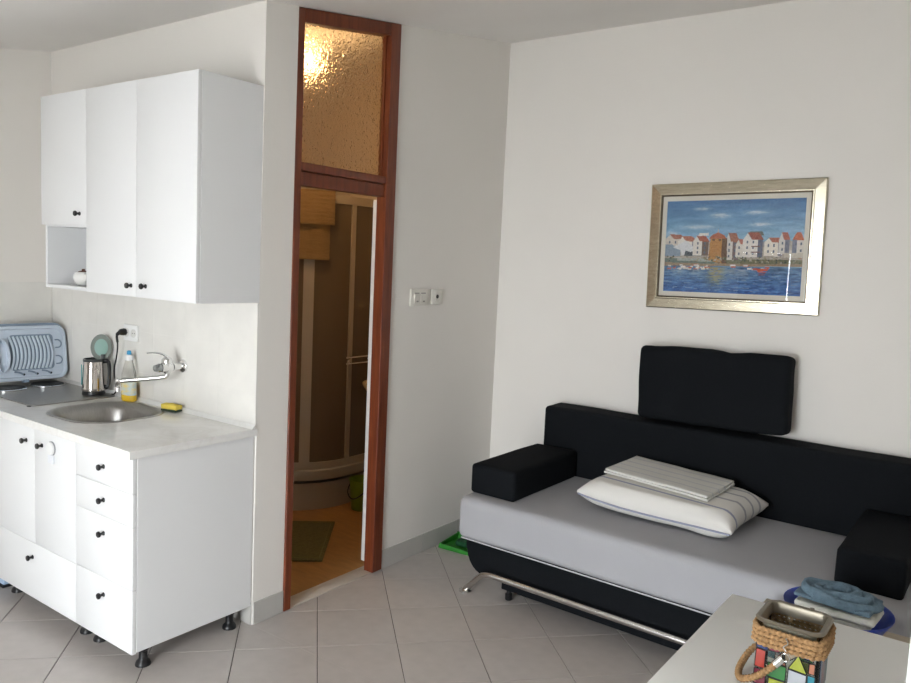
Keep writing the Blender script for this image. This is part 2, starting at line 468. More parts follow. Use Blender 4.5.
# ---------------------------------------------------------------- front wall: balcony door and shuttered window (behind the camera)
bm = B()
fr = 0.055
box(bm, DX0, DX0+fr, YF-0.08, YF+0.012, 0, DZ, 0.004); box(bm, DX1-fr, DX1, YF-0.08, YF+0.012, 0, DZ, 0.004)
box(bm, DX0+fr, DX1-fr, YF-0.08, YF+0.012, DZ-fr, DZ, 0.004)
bdoor = struct(finish('door_2', bm, M_WHITEPL))
bm = B(); box(bm, (DX0+DX1)/2-0.035, (DX0+DX1)/2+0.035, YF-0.07, YF+0.005, 0, DZ-fr, 0.004); finish('mullion', bm, M_WHITEPL, bdoor)
bm = B()
box(bm, WX0, WX0+0.04, YF-0.08, YF+0.008, WZ0, WZ1, 0.003); box(bm, WX0+0.04, WX1, YF-0.08, YF+0.008, WZ0, WZ0+0.035, 0.003)
win = struct(finish('window_2', bm, M_WHITEPL))
bm = B(); box(bm, WX0+0.04, WX1-0.030, YF-0.085, YF-0.05, WZ0+0.036, WZ1-0.002, 0.003); finish('shutter', bm, M_WOOD, win)
bm = B(); box(bm, -7, 4, -8, YF-TH, -0.14, -0.04)
struct(finish('terrace', bm, mat('pale_terrace_concrete', (0.70, 0.68, 0.65), 0.8, var=0.15, vscale=3), smooth=0))
# white painted post at the right edge of the photograph
po = thing('room_post', 'white painted post at the right edge of the photo before the table', 'post')
bm = B(); prism(bm, [(-0.0365, 0.55, 0.0), (0.055, 0.55, 0.0), (0.055, 0.645, 0.0), (-0.0365, 0.645, 0.0)], (0, 0, CZ(0.55)-0.002), 0.003, 2); finish('shaft', bm, M_CAB, po)
bm = B(); box(bm, -0.043, 0.062, 0.542, 0.653, 0.0, 0.08, 0.003); finish('foot', bm, M_CAB, po)

# ================================================================== BATHROOM SHELL AND DOOR FRAME
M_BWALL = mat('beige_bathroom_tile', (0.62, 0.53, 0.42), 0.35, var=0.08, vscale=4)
BX0, BX1, BY0, BY1 = XL, XD-TH, YK+TH, YS
bm = B(); box(bm, BX0, XD-0.088, BY0, BY1, -0.06, 0.0)
struct(finish('floor_bathroom', bm, M_BFLOOR, smooth=0))
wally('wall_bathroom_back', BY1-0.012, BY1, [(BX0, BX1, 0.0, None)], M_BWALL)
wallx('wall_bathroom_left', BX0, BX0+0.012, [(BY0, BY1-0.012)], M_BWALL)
bm = B(); box(bm, XD-0.088, XD-0.001, FY0+0.002, FY1-0.002, -0.05, 0.004, 0.002)
struct(finish('trim_1', bm, mat('threshold_stone', (0.55, 0.50, 0.44), 0.4, var=0.1, vscale=20)))

# frame: two posts, sloped head, transom bar, door head, obscure pane
fr_o = bpy.data.objects.new('door_1', None); COL.objects.link(fr_o); fr_o.location = (XD, FY0, 0); struct(fr_o)
fr_o['label'] = 'narrow red-brown wooden bathroom door frame with obscure glass transom'
def fpart(name, bm, material, parent=fr_o):
    o = finish(name, bm, material, parent); o.matrix_parent_inverse = Matrix.Translation((-XD, -FY0, 0)); return o
JX0, JX1 = XD-0.050, XD+0.012
def post(y0, y1, name):
    bm = B(); prism(bm, [(JX0,y0,0.002),(JX0,y1,0.002),(JX0,y1,CZ(y1)-0.003),(JX0,y0,CZ(y0)-0.003)], (JX1-JX0,0,0), 0.003, 1); return fpart(name, bm, M_WOOD)
post(FY0, FY0+0.040, 'frame_post'); post(FY1-0.072, FY1, 'frame_post')
yi0, yi1 = FY0+0.0405, FY1-0.0725
bm = B(); prism(bm, [(JX0,yi0,CZ(yi0)-0.062),(JX0,yi1,CZ(yi1)-0.062),(JX0,yi1,CZ(yi1)-0.003),(JX0,yi0,CZ(yi0)-0.003)], (JX1-JX0-0.001,0,0), 0.003, 1); fpart('frame_head', bm, M_WOOD)
bm = B(); box(bm, JX0, JX1-0.001, yi0, yi1, 1.990, 2.026, 0.003, 1); fpart('transom_bar', bm, M_WOOD)
bm = B(); box(bm, JX0, JX1-0.012, yi0, yi1, 1.927, 1.987, 0.003, 1); fpart('door_head', bm, M_WOOD)
bm = B(); prism(bm, [(XD-0.035,yi0+0.001,2.027),(XD-0.035,yi1-0.001,2.027),(XD-0.035,yi1-0.001,CZ(yi1)-0.063),(XD-0.035,yi0+0.001,CZ(yi0)-0.063)], (0.006,0,0)); o = fpart('pane', bm, M_OBSCURE)
o['label'] = 'hammered obscure glass transom pane glowing warm'
bm = B()
for s in (0, 1):
    y = yi0 if s == 0 else yi1-0.008
    prism(bm, [(XD-0.028,y,2.027),(XD-0.028,y+0.008,2.027),(XD-0.028,y+0.008,CZ(y+0.008)-0.0635),(XD-0.028,y,CZ(y)-0.0635)], (0.012,0,0))
fpart('glazing_bead', bm, M_WOOD)
bm = B(); box(bm, JX0+0.01, JX1-0.02, yi0-0.001, yi0+0.003, 0.80, 0.86, 0.001, 1); fpart('strike_plate', bm, M_BLACKPL)
# white bathroom door, swung right open behind the right post: its edge shows
leaf1 = bpy.data.objects.new('door_leaf', None); COL.objects.link(leaf1); leaf1.parent = fr_o; leaf1.matrix_parent_inverse = Matrix.Translation((-XD, -FY0, 0))
leaf1.location = (XD-0.136, yi1+0.070, 0); leaf1.rotation_euler = (0, 0, math.radians(90))
bm = B(); box(bm, 0.0, 0.545, -0.034, 0.0, 0.014, 1.92, 0.003, 1); finish('door_panel', bm, M_WHITEPL, leaf1)
bm = B()
for z in (0.30, 1.62): lathe(bm, [(0.006, z-0.035), (0.006, z+0.035)], 10, (0.05, -0.0345, 0))
finish('hinge', bm, M_CHROME, leaf1)
bm = B(); tube(bm, [(0.49, 0.0, 1.0), (0.49, 0.045, 1.0), (0.38, 0.048, 1.0)], 0.008); finish('door_handle', bm, M_CHROME, leaf1)

# ================================================================== KITCHEN
KNOB = None
def knob(parent, x, y, z):
    """small black waisted knob pointing along -y"""
    global KNOB
    if KNOB is None:
        bm = B(); lathe(bm, [(0.009, 0.0), (0.009, -0.002), (0.0055, -0.005), (0.005, -0.012), (0.0075, -0.016), (0.0115, -0.018), (0.0125, -0.022), (0.011, -0.026), (0, -0.0265)], 14, axis='y')
        KNOB = finish('knob', bm, M_BLACKPL, parent); o = KNOB
    else: o = share('knob', KNOB, parent)
    o.location = (x, y, z); return o
LEG = None
def cab_leg(parent, x, y, top):
    global LEG
    if LEG is None:
        bm = B(); lathe(bm, [(0.030, 0.0), (0.030, 0.006), (0.026, 0.016), (0.019, 0.022), (0.0165, 0.028), (0.0165, 0.058), (0.022, 0.064), (0.022, 0.0855)], 18)
        LEG = finish('leg', bm, M_BLACKPL, parent); o = LEG
    else: o = share('leg', LEG, parent)
    o.location = (x, y, 0.0); return o
CF = 1.588; CBK = 2.149; CB, CTZ = 0.086, 0.846; FT = 0.018
def carcass(parent, x0, x1, yf, yb, z0, z1, name='body'):
    bm = B(); t = 0.016
    box(bm, x0, x0+t, yf, yb, z0, z1, 0.0008, 1); box(bm, x1-t, x1, yf, yb, z0, z1, 0.0008, 1)
    box(bm, x0+t, x1-t, yf, yb, z0, z0+t); box(bm, x0+t, x1-t, yf, yb, z1-t, z1); box(bm, x0+t, x1-t, yb-0.006, yb, z0+t, z1-t)
    return finish(name, bm, M_CAB, parent, smooth=0)
def front(parent, name, x0, x1, z0, z1, y=CF, kn=None, g=0.0008):
    bm = B(); box(bm, x0+g, x1-g, y, y+FT, z0+g, z1-g, 0.0012, 2)
    o = finish(name, bm, M_CAB, parent)
    if kn: knob(o, kn[0], y, kn[1])
    return o
# drawer unit
SPL = -3.002
d = thing('drawer_cabinet', 'white kitchen base cabinet of four drawers at the right end of the worktop', 'cabinet')
carcass(d, SPL, -2.596, CF+FT+0.001, CBK, CB, CTZ)
for z0, z1, kz in ((0.707, CTZ, 0.778), (0.580, 0.707, 0.646), (0.334, 0.580, 0.513), (0.081, 0.334, 0.265)):
    front(d, 'drawer_front', SPL, -2.596, z0, z1, kn=(-2.794, kz))
for x in (-2.950, -2.645):
    for y in (1.665, 2.075): cab_leg(d, x, y, CB)
# door unit
s = thing('sink_cabinet', 'white base cabinet with two doors over a wide drawer, below the sink', 'cabinet')
carcass(s, -3.740, SPL-0.0015, CF+FT+0.001, CBK, CB, 0.700)
front(s, 'door', -3.740, -3.340, 0.331, CTZ, kn=(-3.408, 0.776)); front(s, 'door', -3.340, SPL-0.0005, 0.331, CTZ, kn=(-3.272, 0.776))
front(s, 'drawer_front', -3.740, SPL-0.0005, 0.081, 0.331, kn=(-3.362, 0.266))
for x in (-3.665, -3.055):
    for y in (1.665, 2.075): cab_leg(s, x, y, CB)
# hob unit at the left wall
hb = thing('hob_cabinet', 'white one-door base cabinet in the corner below the hob', 'cabinet')
carcass(hb, -4.295, -3.7415, CF+FT+0.001, CBK, CB, 0.83)
front(hb, 'door', -4.295, -3.7410, 0.081, CTZ, kn=(-3.79, 0.776))
for x in (-4.23, -4.01):
    for y in (1.665, 2.075): cab_leg(hb, x, y, CB)
# flat pale blue box under the cabinets
bm = B(); box(bm, -3.955, -3.742, 1.632, 1.98, 0.012, 0.072, 0.006)
o = thing('storage_box', 'flat pale blue plastic box on the floor under the base cabinets', 'box')
finish('body', bm, mat('pale_blue_plastic_box', (0.42, 0.55, 0.72), 0.4), o)
bm = B(); box(bm, -3.960, -3.738, 1.627, 1.985, 0.0, 0.011, 0.002); finish('base', bm, M_BLACKPL, o)

# worktop with a sink cut-out
wt = thing('worktop', 'glossy white marbled worktop running along the kitchen wall', 'worktop')
TZ0, TZ1 = 0.847, 0.878
SX0, SX1, SY0, SY1, SR = -3.500, -3.075, 1.680, 2.085, 0.15
bm = B()
OUT = [(XL+0.012, YF) for _ in range(0)]
def slab_with_hole(bm, X0, X1, Y0, Y1, hole, z0, z1, bev):
    n = len(hole); cx = sum(p[0] for p in hole)/n; cy = sum(p[1] for p in hole)/n
    # outer ring points that match the hole ring by angle
    ring = []
    for x, y in hole:
        dx, dy = x-cx, y-cy
        t = min(((X1-cx)/dx if dx > 1e-9 else (X0-cx)/dx if dx < -1e-9 else 1e9), ((Y1-cy)/dy if dy > 1e-9 else (Y0-cy)/dy if dy < -1e-9 else 1e9))
        ring.append([cx+dx*t, cy+dy*t])
    for c in ((X0,Y0),(X1,Y0),(X1,Y1),(X0,Y1)):
        k = min(range(n), key=lambda i: (ring[i][0]-c[0])**2+(ring[i][1]-c[1])**2); ring[k] = list(c)
    ho = [bm.verts.new((x, y, z1)) for x, y in hole]; hl = [bm.verts.new((x, y, z0)) for x, y in hole]
    ro = [bm.verts.new((x, y, z1)) for x, y in ring]; rl = [bm.verts.new((x, y, z0)) for x, y in ring]
    es = []
    for i in range(n):
        j = (i+1) % n
        bm.faces.new((ro[i], ro[j], ho[j], ho[i])); bm.faces.new((rl[j], rl[i], hl[i], hl[j]))
        f = bm.faces.new((rl[i], rl[j], ro[j], ro[i])); bm.faces.new((ho[i], ho[j], hl[j], hl[i]))
        es.append(bm.edges.get((ro[i], ro[j])))
    bmesh.ops.bevel(bm, geom=es, offset=bev, segments=2, profile=0.5, affect='EDGES')
slab_with_hole(bm, XL+0.012, -2.580, 1.566, YK-0.0008, rrect(SX0, SX1, SY0, SY1, SR, 8), TZ0, TZ1, 0.003)
finish('top', bm, M_TOP, wt, smooth=25)
bm = B(); prism(bm, [(XL+0.012, YK-0.012, TZ1+0.0005), (XL+0.012, YK-0.030, TZ1+0.0005), (XL+0.012, YK-0.012, TZ1+0.018)], (-2.582-XL-0.012, 0, 0))
finish('edge_strip', bm, M_TOP, wt, smooth=0)
# sink
sk = thing('kitchen_sink', 'round-cornered stainless steel sink set into the worktop', 'sink')
def ring3(x0, x1, y0, y1, r, z): return [(x, y, z) for x, y in rrect(x0, x1, y0, y1, r, 8)]
bm = B()
o_ = 0.018
loft(bm, [ring3(SX0-o_, SX1+o_, SY0-o_, SY1+o_, SR+o_, TZ1+0.0005), ring3(SX0-o_+.002, SX1+o_-.002, SY0-o_+.002, SY1+o_-.002, SR+o_-.002, TZ1+0.004),
          ring3(SX0-0.002, SX1+0.002, SY0-0.002, SY1+0.002, SR, TZ1+0.004), ring3(SX0+0.006, SX1-0.006, SY0+0.006, SY1-0.006, SR-0.004, TZ1-0.003),
          ring3(SX0+0.020, SX1-0.020, SY0+0.020, SY1-0.020, SR-0.012, TZ1-0.012), ring3(SX0+0.030, SX1-0.030, SY0+0.030, SY1-0.030, SR-0.02, TZ1-0.03),
          ring3(SX0+0.040, SX1-0.040, SY0+0.040, SY1-0.040, SR-0.03, TZ1-0.13), ring3(SX0+0.075, SX1-0.075, SY0+0.075, SY1-0.075, SR-0.06, TZ1-0.15),
          ring3(SX0+0.16, SX1-0.16, SY0+0.16, SY1-0.16, 0.03, TZ1-0.154)], cap0=False)
bmesh.ops.recalc_face_normals(bm, faces=bm.faces[:])
finish('basin', bm, M_STEEL, sk, smooth=50)
bm = B(); lathe(bm, [(0.038, 0), (0.038, 0.002), (0.030, 0.003), (0.026, -0.004+0.006), (0, 0.002)], 20, (-3.2875, 1.8825, TZ1-0.1535)); finish('drain', bm, M_CHROME, sk)
bm = B(); lathe(bm, [(0.010, 0), (0.010, 0.003), (0.006, 0.004), (0, 0.004)], 14, (-3.618, 1.698, TZ1))
tag(finish('tap_hole_cover', bm, M_BLACKPL), 'tiny black plug dot near the front of the worktop', 'plug')
# hob
hob = thing('hob', 'dull steel built-in hob panel with two hot plates in the corner', 'hob')
bm = B(); prism(bm, [(x, y, TZ1+0.0005) for x, y in rrect(-4.285, -3.600, 1.700, 2.120, 0.03)], (0, 0, 0.006), 0.002, 1); finish('panel', bm, M_HOB, hob)
for px, py in ((-4.075, 1.812), (-4.085, 2.012)):
    bm = B(); lathe(bm, [(0.086, 0.0), (0.086, 0.006), (0.081, 0.008), (0.078, 0.006)], 30, (px, py, TZ1+0.007)); r_ = finish('plate_rim', bm, M_CHROME, hob)
    bm = B(); lathe(bm, [(0.0775, 0.0), (0.0775, 0.009), (0.074, 0.011), (0.02, 0.011), (0.017, 0.009), (0, 0.009)], 30, (px, py, TZ1+0.007)); finish('hot_plate', bm, mat('cast_iron', (0.03, 0.03, 0.03), 0.55), r_)

# wall cupboards: three columns, the left one shorter with an open niche below
uc = thing('wall_cupboard', 'white wall cupboard with three doors and an open niche at lower left', 'cabinet')
UF = 1.842; UZ0, UZ1 = 1.416, 2.302; UB = YK-0.0015
bm = B(); t = 0.016
y0 = UF+FT+0.001
X0, X1 = -3.786, -2.584
box(bm, X0, X0+t, y0, UB, UZ0, UZ1, 0.0008, 1); box(bm, X1-t, X1, y0, UB, UZ0, UZ1, 0.0008, 1)
box(bm, X0+t, X1-t, y0, UB, UZ0, UZ0+t); box(bm, X0+t, X1-t, y0, UB, UZ1-t, UZ1); box(bm, X0+t, X1-t, UB-0.006, UB, UZ0+t, UZ1-t)
box(bm, -3.394, -3.378, y0, UB-0.006, UZ0+t, UZ1-t); box(bm, -3.001, -2.985, y0, UB-0.006, UZ0+t, UZ1-t); box(bm, X0+t, -3.394, y0, UB-0.006, 1.704, 1.720)
finish('body', bm, M_CAB, uc, smooth=0)
front(uc, 'door', X0, -3.386, 1.710, UZ1, UF, (-3.440, 1.762)); front(uc, 'door', -3.386, -2.993, UZ0, UZ1, UF, (-3.028, 1.463)); front(uc, 'door', -2.993, X1, UZ0, UZ1, UF, (-2.922, 1.465))

# white sugar pot in the niche
cp = thing('sugar_pot', 'small white round cup with a handle in the open cupboard niche', 'cup', (-3.600, 1.945, UZ0+0.0165))
M_CER = mat('white_ceramic', (0.80, 0.79, 0.76), 0.2)
bm = B(); lathe(bm, [(0.022, 0), (0.030, 0.004), (0.042, 0.022), (0.045, 0.042), (0.040, 0.058), (0.034, 0.064), (0.031, 0.064), (0.037, 0.056), (0.040, 0.042), (0.036, 0.022), (0, 0.010)], 24); finish('bowl', bm, M_CER, cp)
bm = B(); tube(bm, smooth_path([(0.036,-0.012,0.056),(0.058,-0.020,0.054),(0.064,-0.022,0.036),(0.042,-0.014,0.020)]), 0.005, 8); finish('handle', bm, M_CER, cp)
bm = B(); lathe(bm, [(0.036, 0.046), (0.036, 0.055), (0.02, 0.068), (0.008, 0.07), (0.007, 0.078), (0, 0.079)], 20); finish('lid', bm, mat('brown_sugar_contents', (0.16, 0.07, 0.04), 0.8, var=0.5, vscale=90, bump=0.4, bscale=120), cp)

# child-lock style hook on the right-hand sink door
hk = thing('adhesive_hook', 'white round sticker with a hanging tab on the white cabinet front below the sink', 'hook')
bm = B(); lathe(bm, [(0.027, 0.0), (0.027, -0.009), (0.024, -0.012), (0, -0.012)], 24, (-3.190, CF-0.0006, 0.778), 'y'); finish('disc', bm, M_WHITEPL, hk)
bm = B(); lathe(bm, [(0.0300, 0.0), (0.0300, -0.004), (0.0272, -0.004)], 24, (-3.1885, CF-0.0006, 0.778), 'y'); finish('rim', bm, mat('grey_plastic', (0.3, 0.3, 0.31), 0.5), hk)  # grey ring shifted right, paints the disc's shadow arc
bm = B(); box(bm, -3.208, -3.168, CF-0.010, CF-0.0008, 0.715, 0.752, 0.003); finish('tab', bm, mat('bluish_clear_plastic', (0.80, 0.82, 0.86), 0.3), hk)

# ---------------------------------------------------------------- kettle with open lid
kt = thing('electric_kettle', 'stainless steel electric kettle with its round lid standing open', 'kettle', (-3.705, 2.052, TZ1+0.0065))
kt.scale = (0.74, 0.74, 1.0)
bm = B(); lathe(bm, [(0.070, 0), (0.072, 0.004), (0.071, 0.010), (0.068, 0.019)], 30); finish('power_base', bm, M_BLACKPL, kt)
bm = B(); lathe(bm, [(0.071, 0.020), (0.074, 0.024), (0.074, 0.032), (0.072, 0.034), (0.071, 0.040), (0.066, 0.120), (0.063, 0.166), (0.061, 0.170), (0.057, 0.171), (0.056, 0.165), (0.063, 0.05), (0, 0.045)], 36); finish('jug', bm, mat('polished_kettle_steel', (0.62, 0.58, 0.55), 0.10, metal=1.0), kt)
bm = B(); lathe(bm, [(0.0635, 0.166), (0.0645, 0.170), (0.0645, 0.178), (0.058, 0.180), (0.054, 0.178), (0.054, 0.168)], 36); finish('collar', bm, mat('dark_grey_plastic', (0.05, 0.055, 0.055), 0.4), kt)
# handle on the far right of the jug as seen from the door
hd = Vector((0.55, 0.83, 0)).normalized()
pts = [hd*r_ + Vector((0, 0, z)) for r_, z in ((0.060, 0.166), (0.088, 0.165), (0.098, 0.140), (0.098, 0.075), (0.088, 0.040), (0.068, 0.034))]
bm = B(); tube(bm, smooth_path(pts), 0.012, 10); finish('handle', bm, M_BLACKPL, kt)
bm = B(); tube(bm, smooth_path([Vector((-0.83, 0.35, 0)).normalized()*r_ + Vector((0, 0, z)) for r_, z in ((0.062, 0.140), (0.072, 0.160), (0.080, 0.172))]), [0.020]*6+[0.018]*6+[0.010], 10); finish('spout', bm, M_BLACKPL, kt)
bm = B(); box(bm, -0.075, -0.069, -0.012, 0.012, 0.05, 0.15, 0.002); o = finish('water_window', bm, mat('teal_water_gauge', (0.05, 0.28, 0.27), 0.2), kt); o.rotation_euler = (0, 0, math.radians(62))
ld = bpy.data.objects.new('lid', None); COL.objects.link(ld); ld.parent = kt
lc = Vector((0.012, 0.048, 0.234)); ld.scale = (1.14, 1.14, 1.0); ld.location = lc
fwd = (Vector((0, 0, 1.75)) - (Vector(kt.location)+lc)); fwd.normalize()
ld.rotation_euler = fwd.to_track_quat('Z', 'Y').to_euler()
bm = B(); lathe(bm, [(0.0, -0.012), (0.045, -0.012), (0.056, -0.006), (0.058, 0.0), (0.056, 0.006), (0.040, 0.006)], 32); finish('lid_shell', bm, mat('grey_green_plastic', (0.20, 0.225, 0.20), 0.45), ld)
bm = B(); lathe(bm, [(0.037, 0.0062), (0.037, 0.009), (0.033, 0.010), (0, 0.010)], 32); finish('lid_seal', bm, mat('mint_green_plastic', (0.26, 0.41, 0.365), 0.4), ld)
bm = B(); box(bm, -0.014, 0.014, -0.012, 0.012, 0.175, 0.20, 0.004); o = finish('lid_hinge', bm, MATS['dark_grey_plastic'], kt); o.location = hd*0.058; o.rotation_euler = (0, 0, math.atan2(hd.y, hd.x))

# socket, plug and cable
sk_o = thing('wall_socket', 'white double wall socket above the kettle on the tiled splashback', 'socket')
SOX, SOZ, SOY = -3.520, 1.205, YK-0.0087
bm = B(); box(bm, SOX-0.060, SOX+0.060, SOY-0.010, SOY, SOZ-0.040, SOZ+0.040, 0.004); finish('plate', bm, M_WHITEPL, sk_o)
for dx in (-0.030, 0.030):
    bm = B(); lathe(bm, [(0.021, 0.0), (0.021, -0.002), (0.0185, -0.002), (0.0185, -0.0005), (0, -0.0005)], 22, (SOX+dx, SOY-0.0103, SOZ), 'y'); q = finish('socket_well', bm, mat('offwhite_plastic', (0.70, 0.69, 0.66), 0.4), sk_o)
    bm = B()
    for a in (-0.008, 0.008): lathe(bm, [(0.0026, 0), (0.0026, -0.0005), (0, -0.0005)], 8, (SOX+dx+a, SOY-0.0109, SOZ), 'y')
    finish('pin_hole', bm, M_BLACKPL, q)
pl = thing('kettle_cable', 'black plug and hanging cable from the white socket to the kettle', 'cable')
bm = B(); px = SOX-0.040
bm = B(); lathe(bm, [(0.017, 0), (0.018, -0.008), (0.015, -0.026), (0.008, -0.034), (0, -0.035)], 16, (px, SOY-0.0125, SOZ+0.002), 'y'); finish('plug', bm, M_BLACKPL, pl)
bm = B()
tube(bm, smooth_path([(px, SOY-0.040, SOZ+0.002), (px-0.006, SOY-0.052, SOZ-0.014), (px-0.012, SOY-0.045, SOZ-0.050)]), [0.009]*6+[0.006]*6+[0.0045], 10)
tube(bm, smooth_path([(px-0.010, SOY-0.046, SOZ-0.045), (px-0.014, SOY-0.044, SOZ-0.080), (px-0.030, SOY-0.040, SOZ-0.125), (px-0.058, SOY-0.034, SOZ-0.180), (px-0.062, SOY-0.030, SOZ-0.240), (px-0.050, SOY-0.030, SOZ-0.290), (px-0.056, SOY-0.036, SOZ-0.3135), (px-0.062, SOY-0.048, SOZ-0.3145)], 8), 0.0036, 8)
finish('cord', bm, M_BLACKPL, pl)

# detergent bottle
dt = thing('detergent_bottle', 'clear plastic washing-up bottle with yellow liquid and white-blue cap', 'bottle', (-3.475, 2.104, TZ1+0.0005))
dt.scale = (1.30, 1.20, 1.05)
def oval(a, b, z, n=24): return [(a*math.cos(2*PI*k/n), b*math.sin(2*PI*k/n), z) for k in range(n)]
M_PET = mat('clear_bottle_plastic', (0.93, 0.93, 0.90), 0.06, trans=0.92, ior=1.2)
bm = B(); loft(bm, [oval(.036,.024,0.082), oval(.036,.024,.112), oval(.034,.023,.130), oval(.024,.019,.160), oval(.014,.014,.185), oval(.013,.013,.196)]); finish('clear_shoulder', bm, M_PET, dt)
bm = B(); loft(bm, [oval(.033,.021,0), oval(.0365,.0245,.004), oval(.0365,.0245,.080), oval(.0355,.0235,.0818)]); finish('yellow_liquid', bm, mat('yellow_detergent', (0.72, 0.46, 0.03), 0.15), dt)
bm = B()
n = 14
for zz in (0.030,): pass
def arcband(bm, a, b, z0, z1, a0, a1, n=12):
    lo = [bm.verts.new((a*math.cos(a0+(a1-a0)*k/n), b*math.sin(a0+(a1-a0)*k/n), z0)) for k in range(n+1)]
    hi = [bm.verts.new((a*math.cos(a0+(a1-a0)*k/n), b*math.sin(a0+(a1-a0)*k/n), z1)) for k in range(n+1)]
    for k in range(n): bm.faces.new((lo[k], lo[k+1], hi[k+1], hi[k]))
arcband(bm, .0372, .0252, .030, .092, -1.9, 0.5); finish('label', bm, mat('printed_label', (0.80, 0.62, 0.18), 0.4, var=1.0, vscale=45, col2=(0.45, 0.60, 0.72)), dt)
bm = B(); lathe(bm, [(0.0165, 0.190), (0.0165, 0.212), (0.013, 0.216), (0, 0.216)], 18); finish('cap', bm, M_WHITEPL, dt)
bm = B(); lathe(bm, [(0.009, 0.2165), (0.008, 0.232), (0.005, 0.235), (0, 0.235)], 14); finish('nozzle', bm, mat('blue_cap_plastic', (0.03, 0.30, 0.55), 0.35), dt)

# wall mixer tap
tp = thing('mixer_tap', 'chrome wall-mounted mixer tap with a long swivel spout over the sink', 'tap')
TX, TZ, TY = -3.098, 1.090, YK-0.0087
bm = B(); lathe(bm, [(0.031, 0.0), (0.030, -0.008), (0.022, -0.014), (0.015, -0.016), (0.015, -0.040), (0.018, -0.042), (0.018, -0.056), (0.013, -0.058), (0.013, -0.066)], 24, (TX, TY, TZ), 'y')
finish('wall_flange', bm, M_CHROME, tp)
by = TY-0.085
bm = B(); tube(bm, [(TX, TY-0.064, TZ), (TX, by-0.032, TZ)], 0.0215, 20)
lathe(bm, [(0.0, -0.030), (0.014, -0.028), (0.019, -0.016), (0.021, 0.0), (0.021, 0.018), (0.0235, 0.020), (0.0235, 0.034), (0.020, 0.042), (0.010, 0.048), (0, 0.049)], 22, (TX, by, TZ))
finish('mixer_body', bm, M_CHROME, tp)
bm = B(); lathe(bm, [(0.019, -0.033), (0.020, -0.040), (0.014, -0.062), (0, -0.064)], 18, (TX, by, TZ), 'y'); finish('end_cap', bm, mat('dark_chrome_shade', (0.35, 0.37, 0.38), 0.2, metal=1.0), tp)
bm = B()
lv = smooth_path([(TX, by+0.006, TZ+0.040), (TX-0.010, by-0.012, TZ+0.058), (TX-0.028, by-0.040, TZ+0.066), (TX-0.048, by-0.072, TZ+0.064)], 6)
tube(bm, lv, [0.016-0.009*k/(len(lv)-1) for k in range(len(lv))], 12, flat=0.45); finish('lever', bm, M_CHROME, tp)
bm = B()
sp = smooth_path([(TX, by, TZ-0.024), (TX, by, TZ-0.036), (TX-0.012, by-0.010, TZ-0.045), (TX-0.06, by-0.055, TZ-0.054), (TX-0.150, by-0.138, TZ-0.068)], 6)
tube(bm, sp, 0.0105, 14); finish('spout', bm, M_SATIN, tp)
ex, ey, ez = TX-0.156, by-0.144, TZ-0.069
bm = B(); lathe(bm, [(0.0, 0.014), (0.010, 0.013), (0.0155, 0.008), (0.0155, -0.006), (0.012, -0.012), (0.011, -0.026), (0.0155, -0.030), (0.0155, -0.044), (0.012, -0.046), (0, -0.045)], 20, (ex, ey, ez)); finish('aerator', bm, M_CHROME, tp)

# sponge
sg = thing('sponge', 'yellow kitchen sponge with a dark scouring side at the back of the sink', 'sponge', (-3.115, 2.098, TZ1+0.0045), math.radians(12))
bm = B(); soft_box(bm, -0.048, 0.048, -0.022, 0.020, 0.009, 0.032, 0.006, 4, 0.003, 3.0, 30); finish('foam', bm, mat('yellow_foam', (0.78, 0.60, 0.10), 0.95, bump=0.5, bscale=180), sg)
bm = B(); box(bm, -0.046, 0.046, -0.021, 0.019, 0.0, 0.009, 0.002); finish('scouring_pad', bm, mat('dark_green_scourer', (0.03, 0.05, 0.03), 0.95, bump=0.6, bscale=250), sg)

# ---------------------------------------------------------------- dish rack standing on edge in the corner
RW, RH = 0.372, 0.295
dr = thing('dish_rack', 'pale blue plastic dish drainer standing on its long edge on the hob', 'dish rack')
# local: x along the rack (to the right in the picture), y up the rack, z out of the front
M_BLUE = mat('pale_blue_plastic', (0.52, 0.59, 0.68), 0.38)
M_BLUE2 = mat('mid_blue_plastic', (0.22, 0.28, 0.36), 0.42)
lean = math.radians(9)
ax = Vector((0.10, 0.995, 0)).normalized(); ay = Vector((-math.sin(lean), 0, math.cos(lean))); ay = (ay - ax*ay.dot(ax)).normalized(); az = ax.cross(ay)
base = Vector((-4.130, 1.757, 0.916))
M4 = Matrix(((ax.x, ay.x, az.x, base.x), (ax.y, ay.y, az.y, base.y), (ax.z, ay.z, az.z, base.z), (0, 0, 0, 1)))
dr.matrix_world = M4
def rr(x0, x1, y0, y1, r, z): return [(x, y, z) for x, y in rrect(x0, x1, y0, y1, r, 6)]
bm = B(); loft(bm, [rr(0.012, RW-0.012, 0.008, RH-0.004, 0.05, -0.050), rr(0.004, RW-0.004, 0.004, RH, 0.055, -0.028), rr(0, RW, 0, RH, 0.055, -0.022), rr(0.0, RW, 0.0, RH, 0.055, -0.016), rr(0.008, RW-0.008, 0.008, RH-0.008, 0.05, -0.016)]); finish('drip_tray', bm, M_BLUE2, dr)
bm = B(); loft(bm, [rr(0.0, RW, -0.001, RH-0.014, 0.05, -0.014), rr(0, RW, -0.001, RH-0.014, 0.05, 0.0), rr(0.004, RW-0.004, 0.003, RH-0.018, 0.048, 0.004), rr(0.014, RW-0.014, 0.013, RH-0.028, 0.042, 0.004), rr(0.020, RW-0.020, 0.019, RH-0.034, 0.038, -0.006), rr(0.022, RW-0.022, 0.021, RH-0.036, 0.036, -0.006)]); finish('rack_frame', bm, M_BLUE, dr)
bm = B(); prism(bm, [(x, y, -0.0058) for x, y in rrect(0.092, 0.308, 0.052, 0.236, 0.02)], (0, 0, 0.0012)); finish('slot_panel', bm, M_BLUE2, dr)  # darker sheet behind the ribs, paints the shade in the gaps
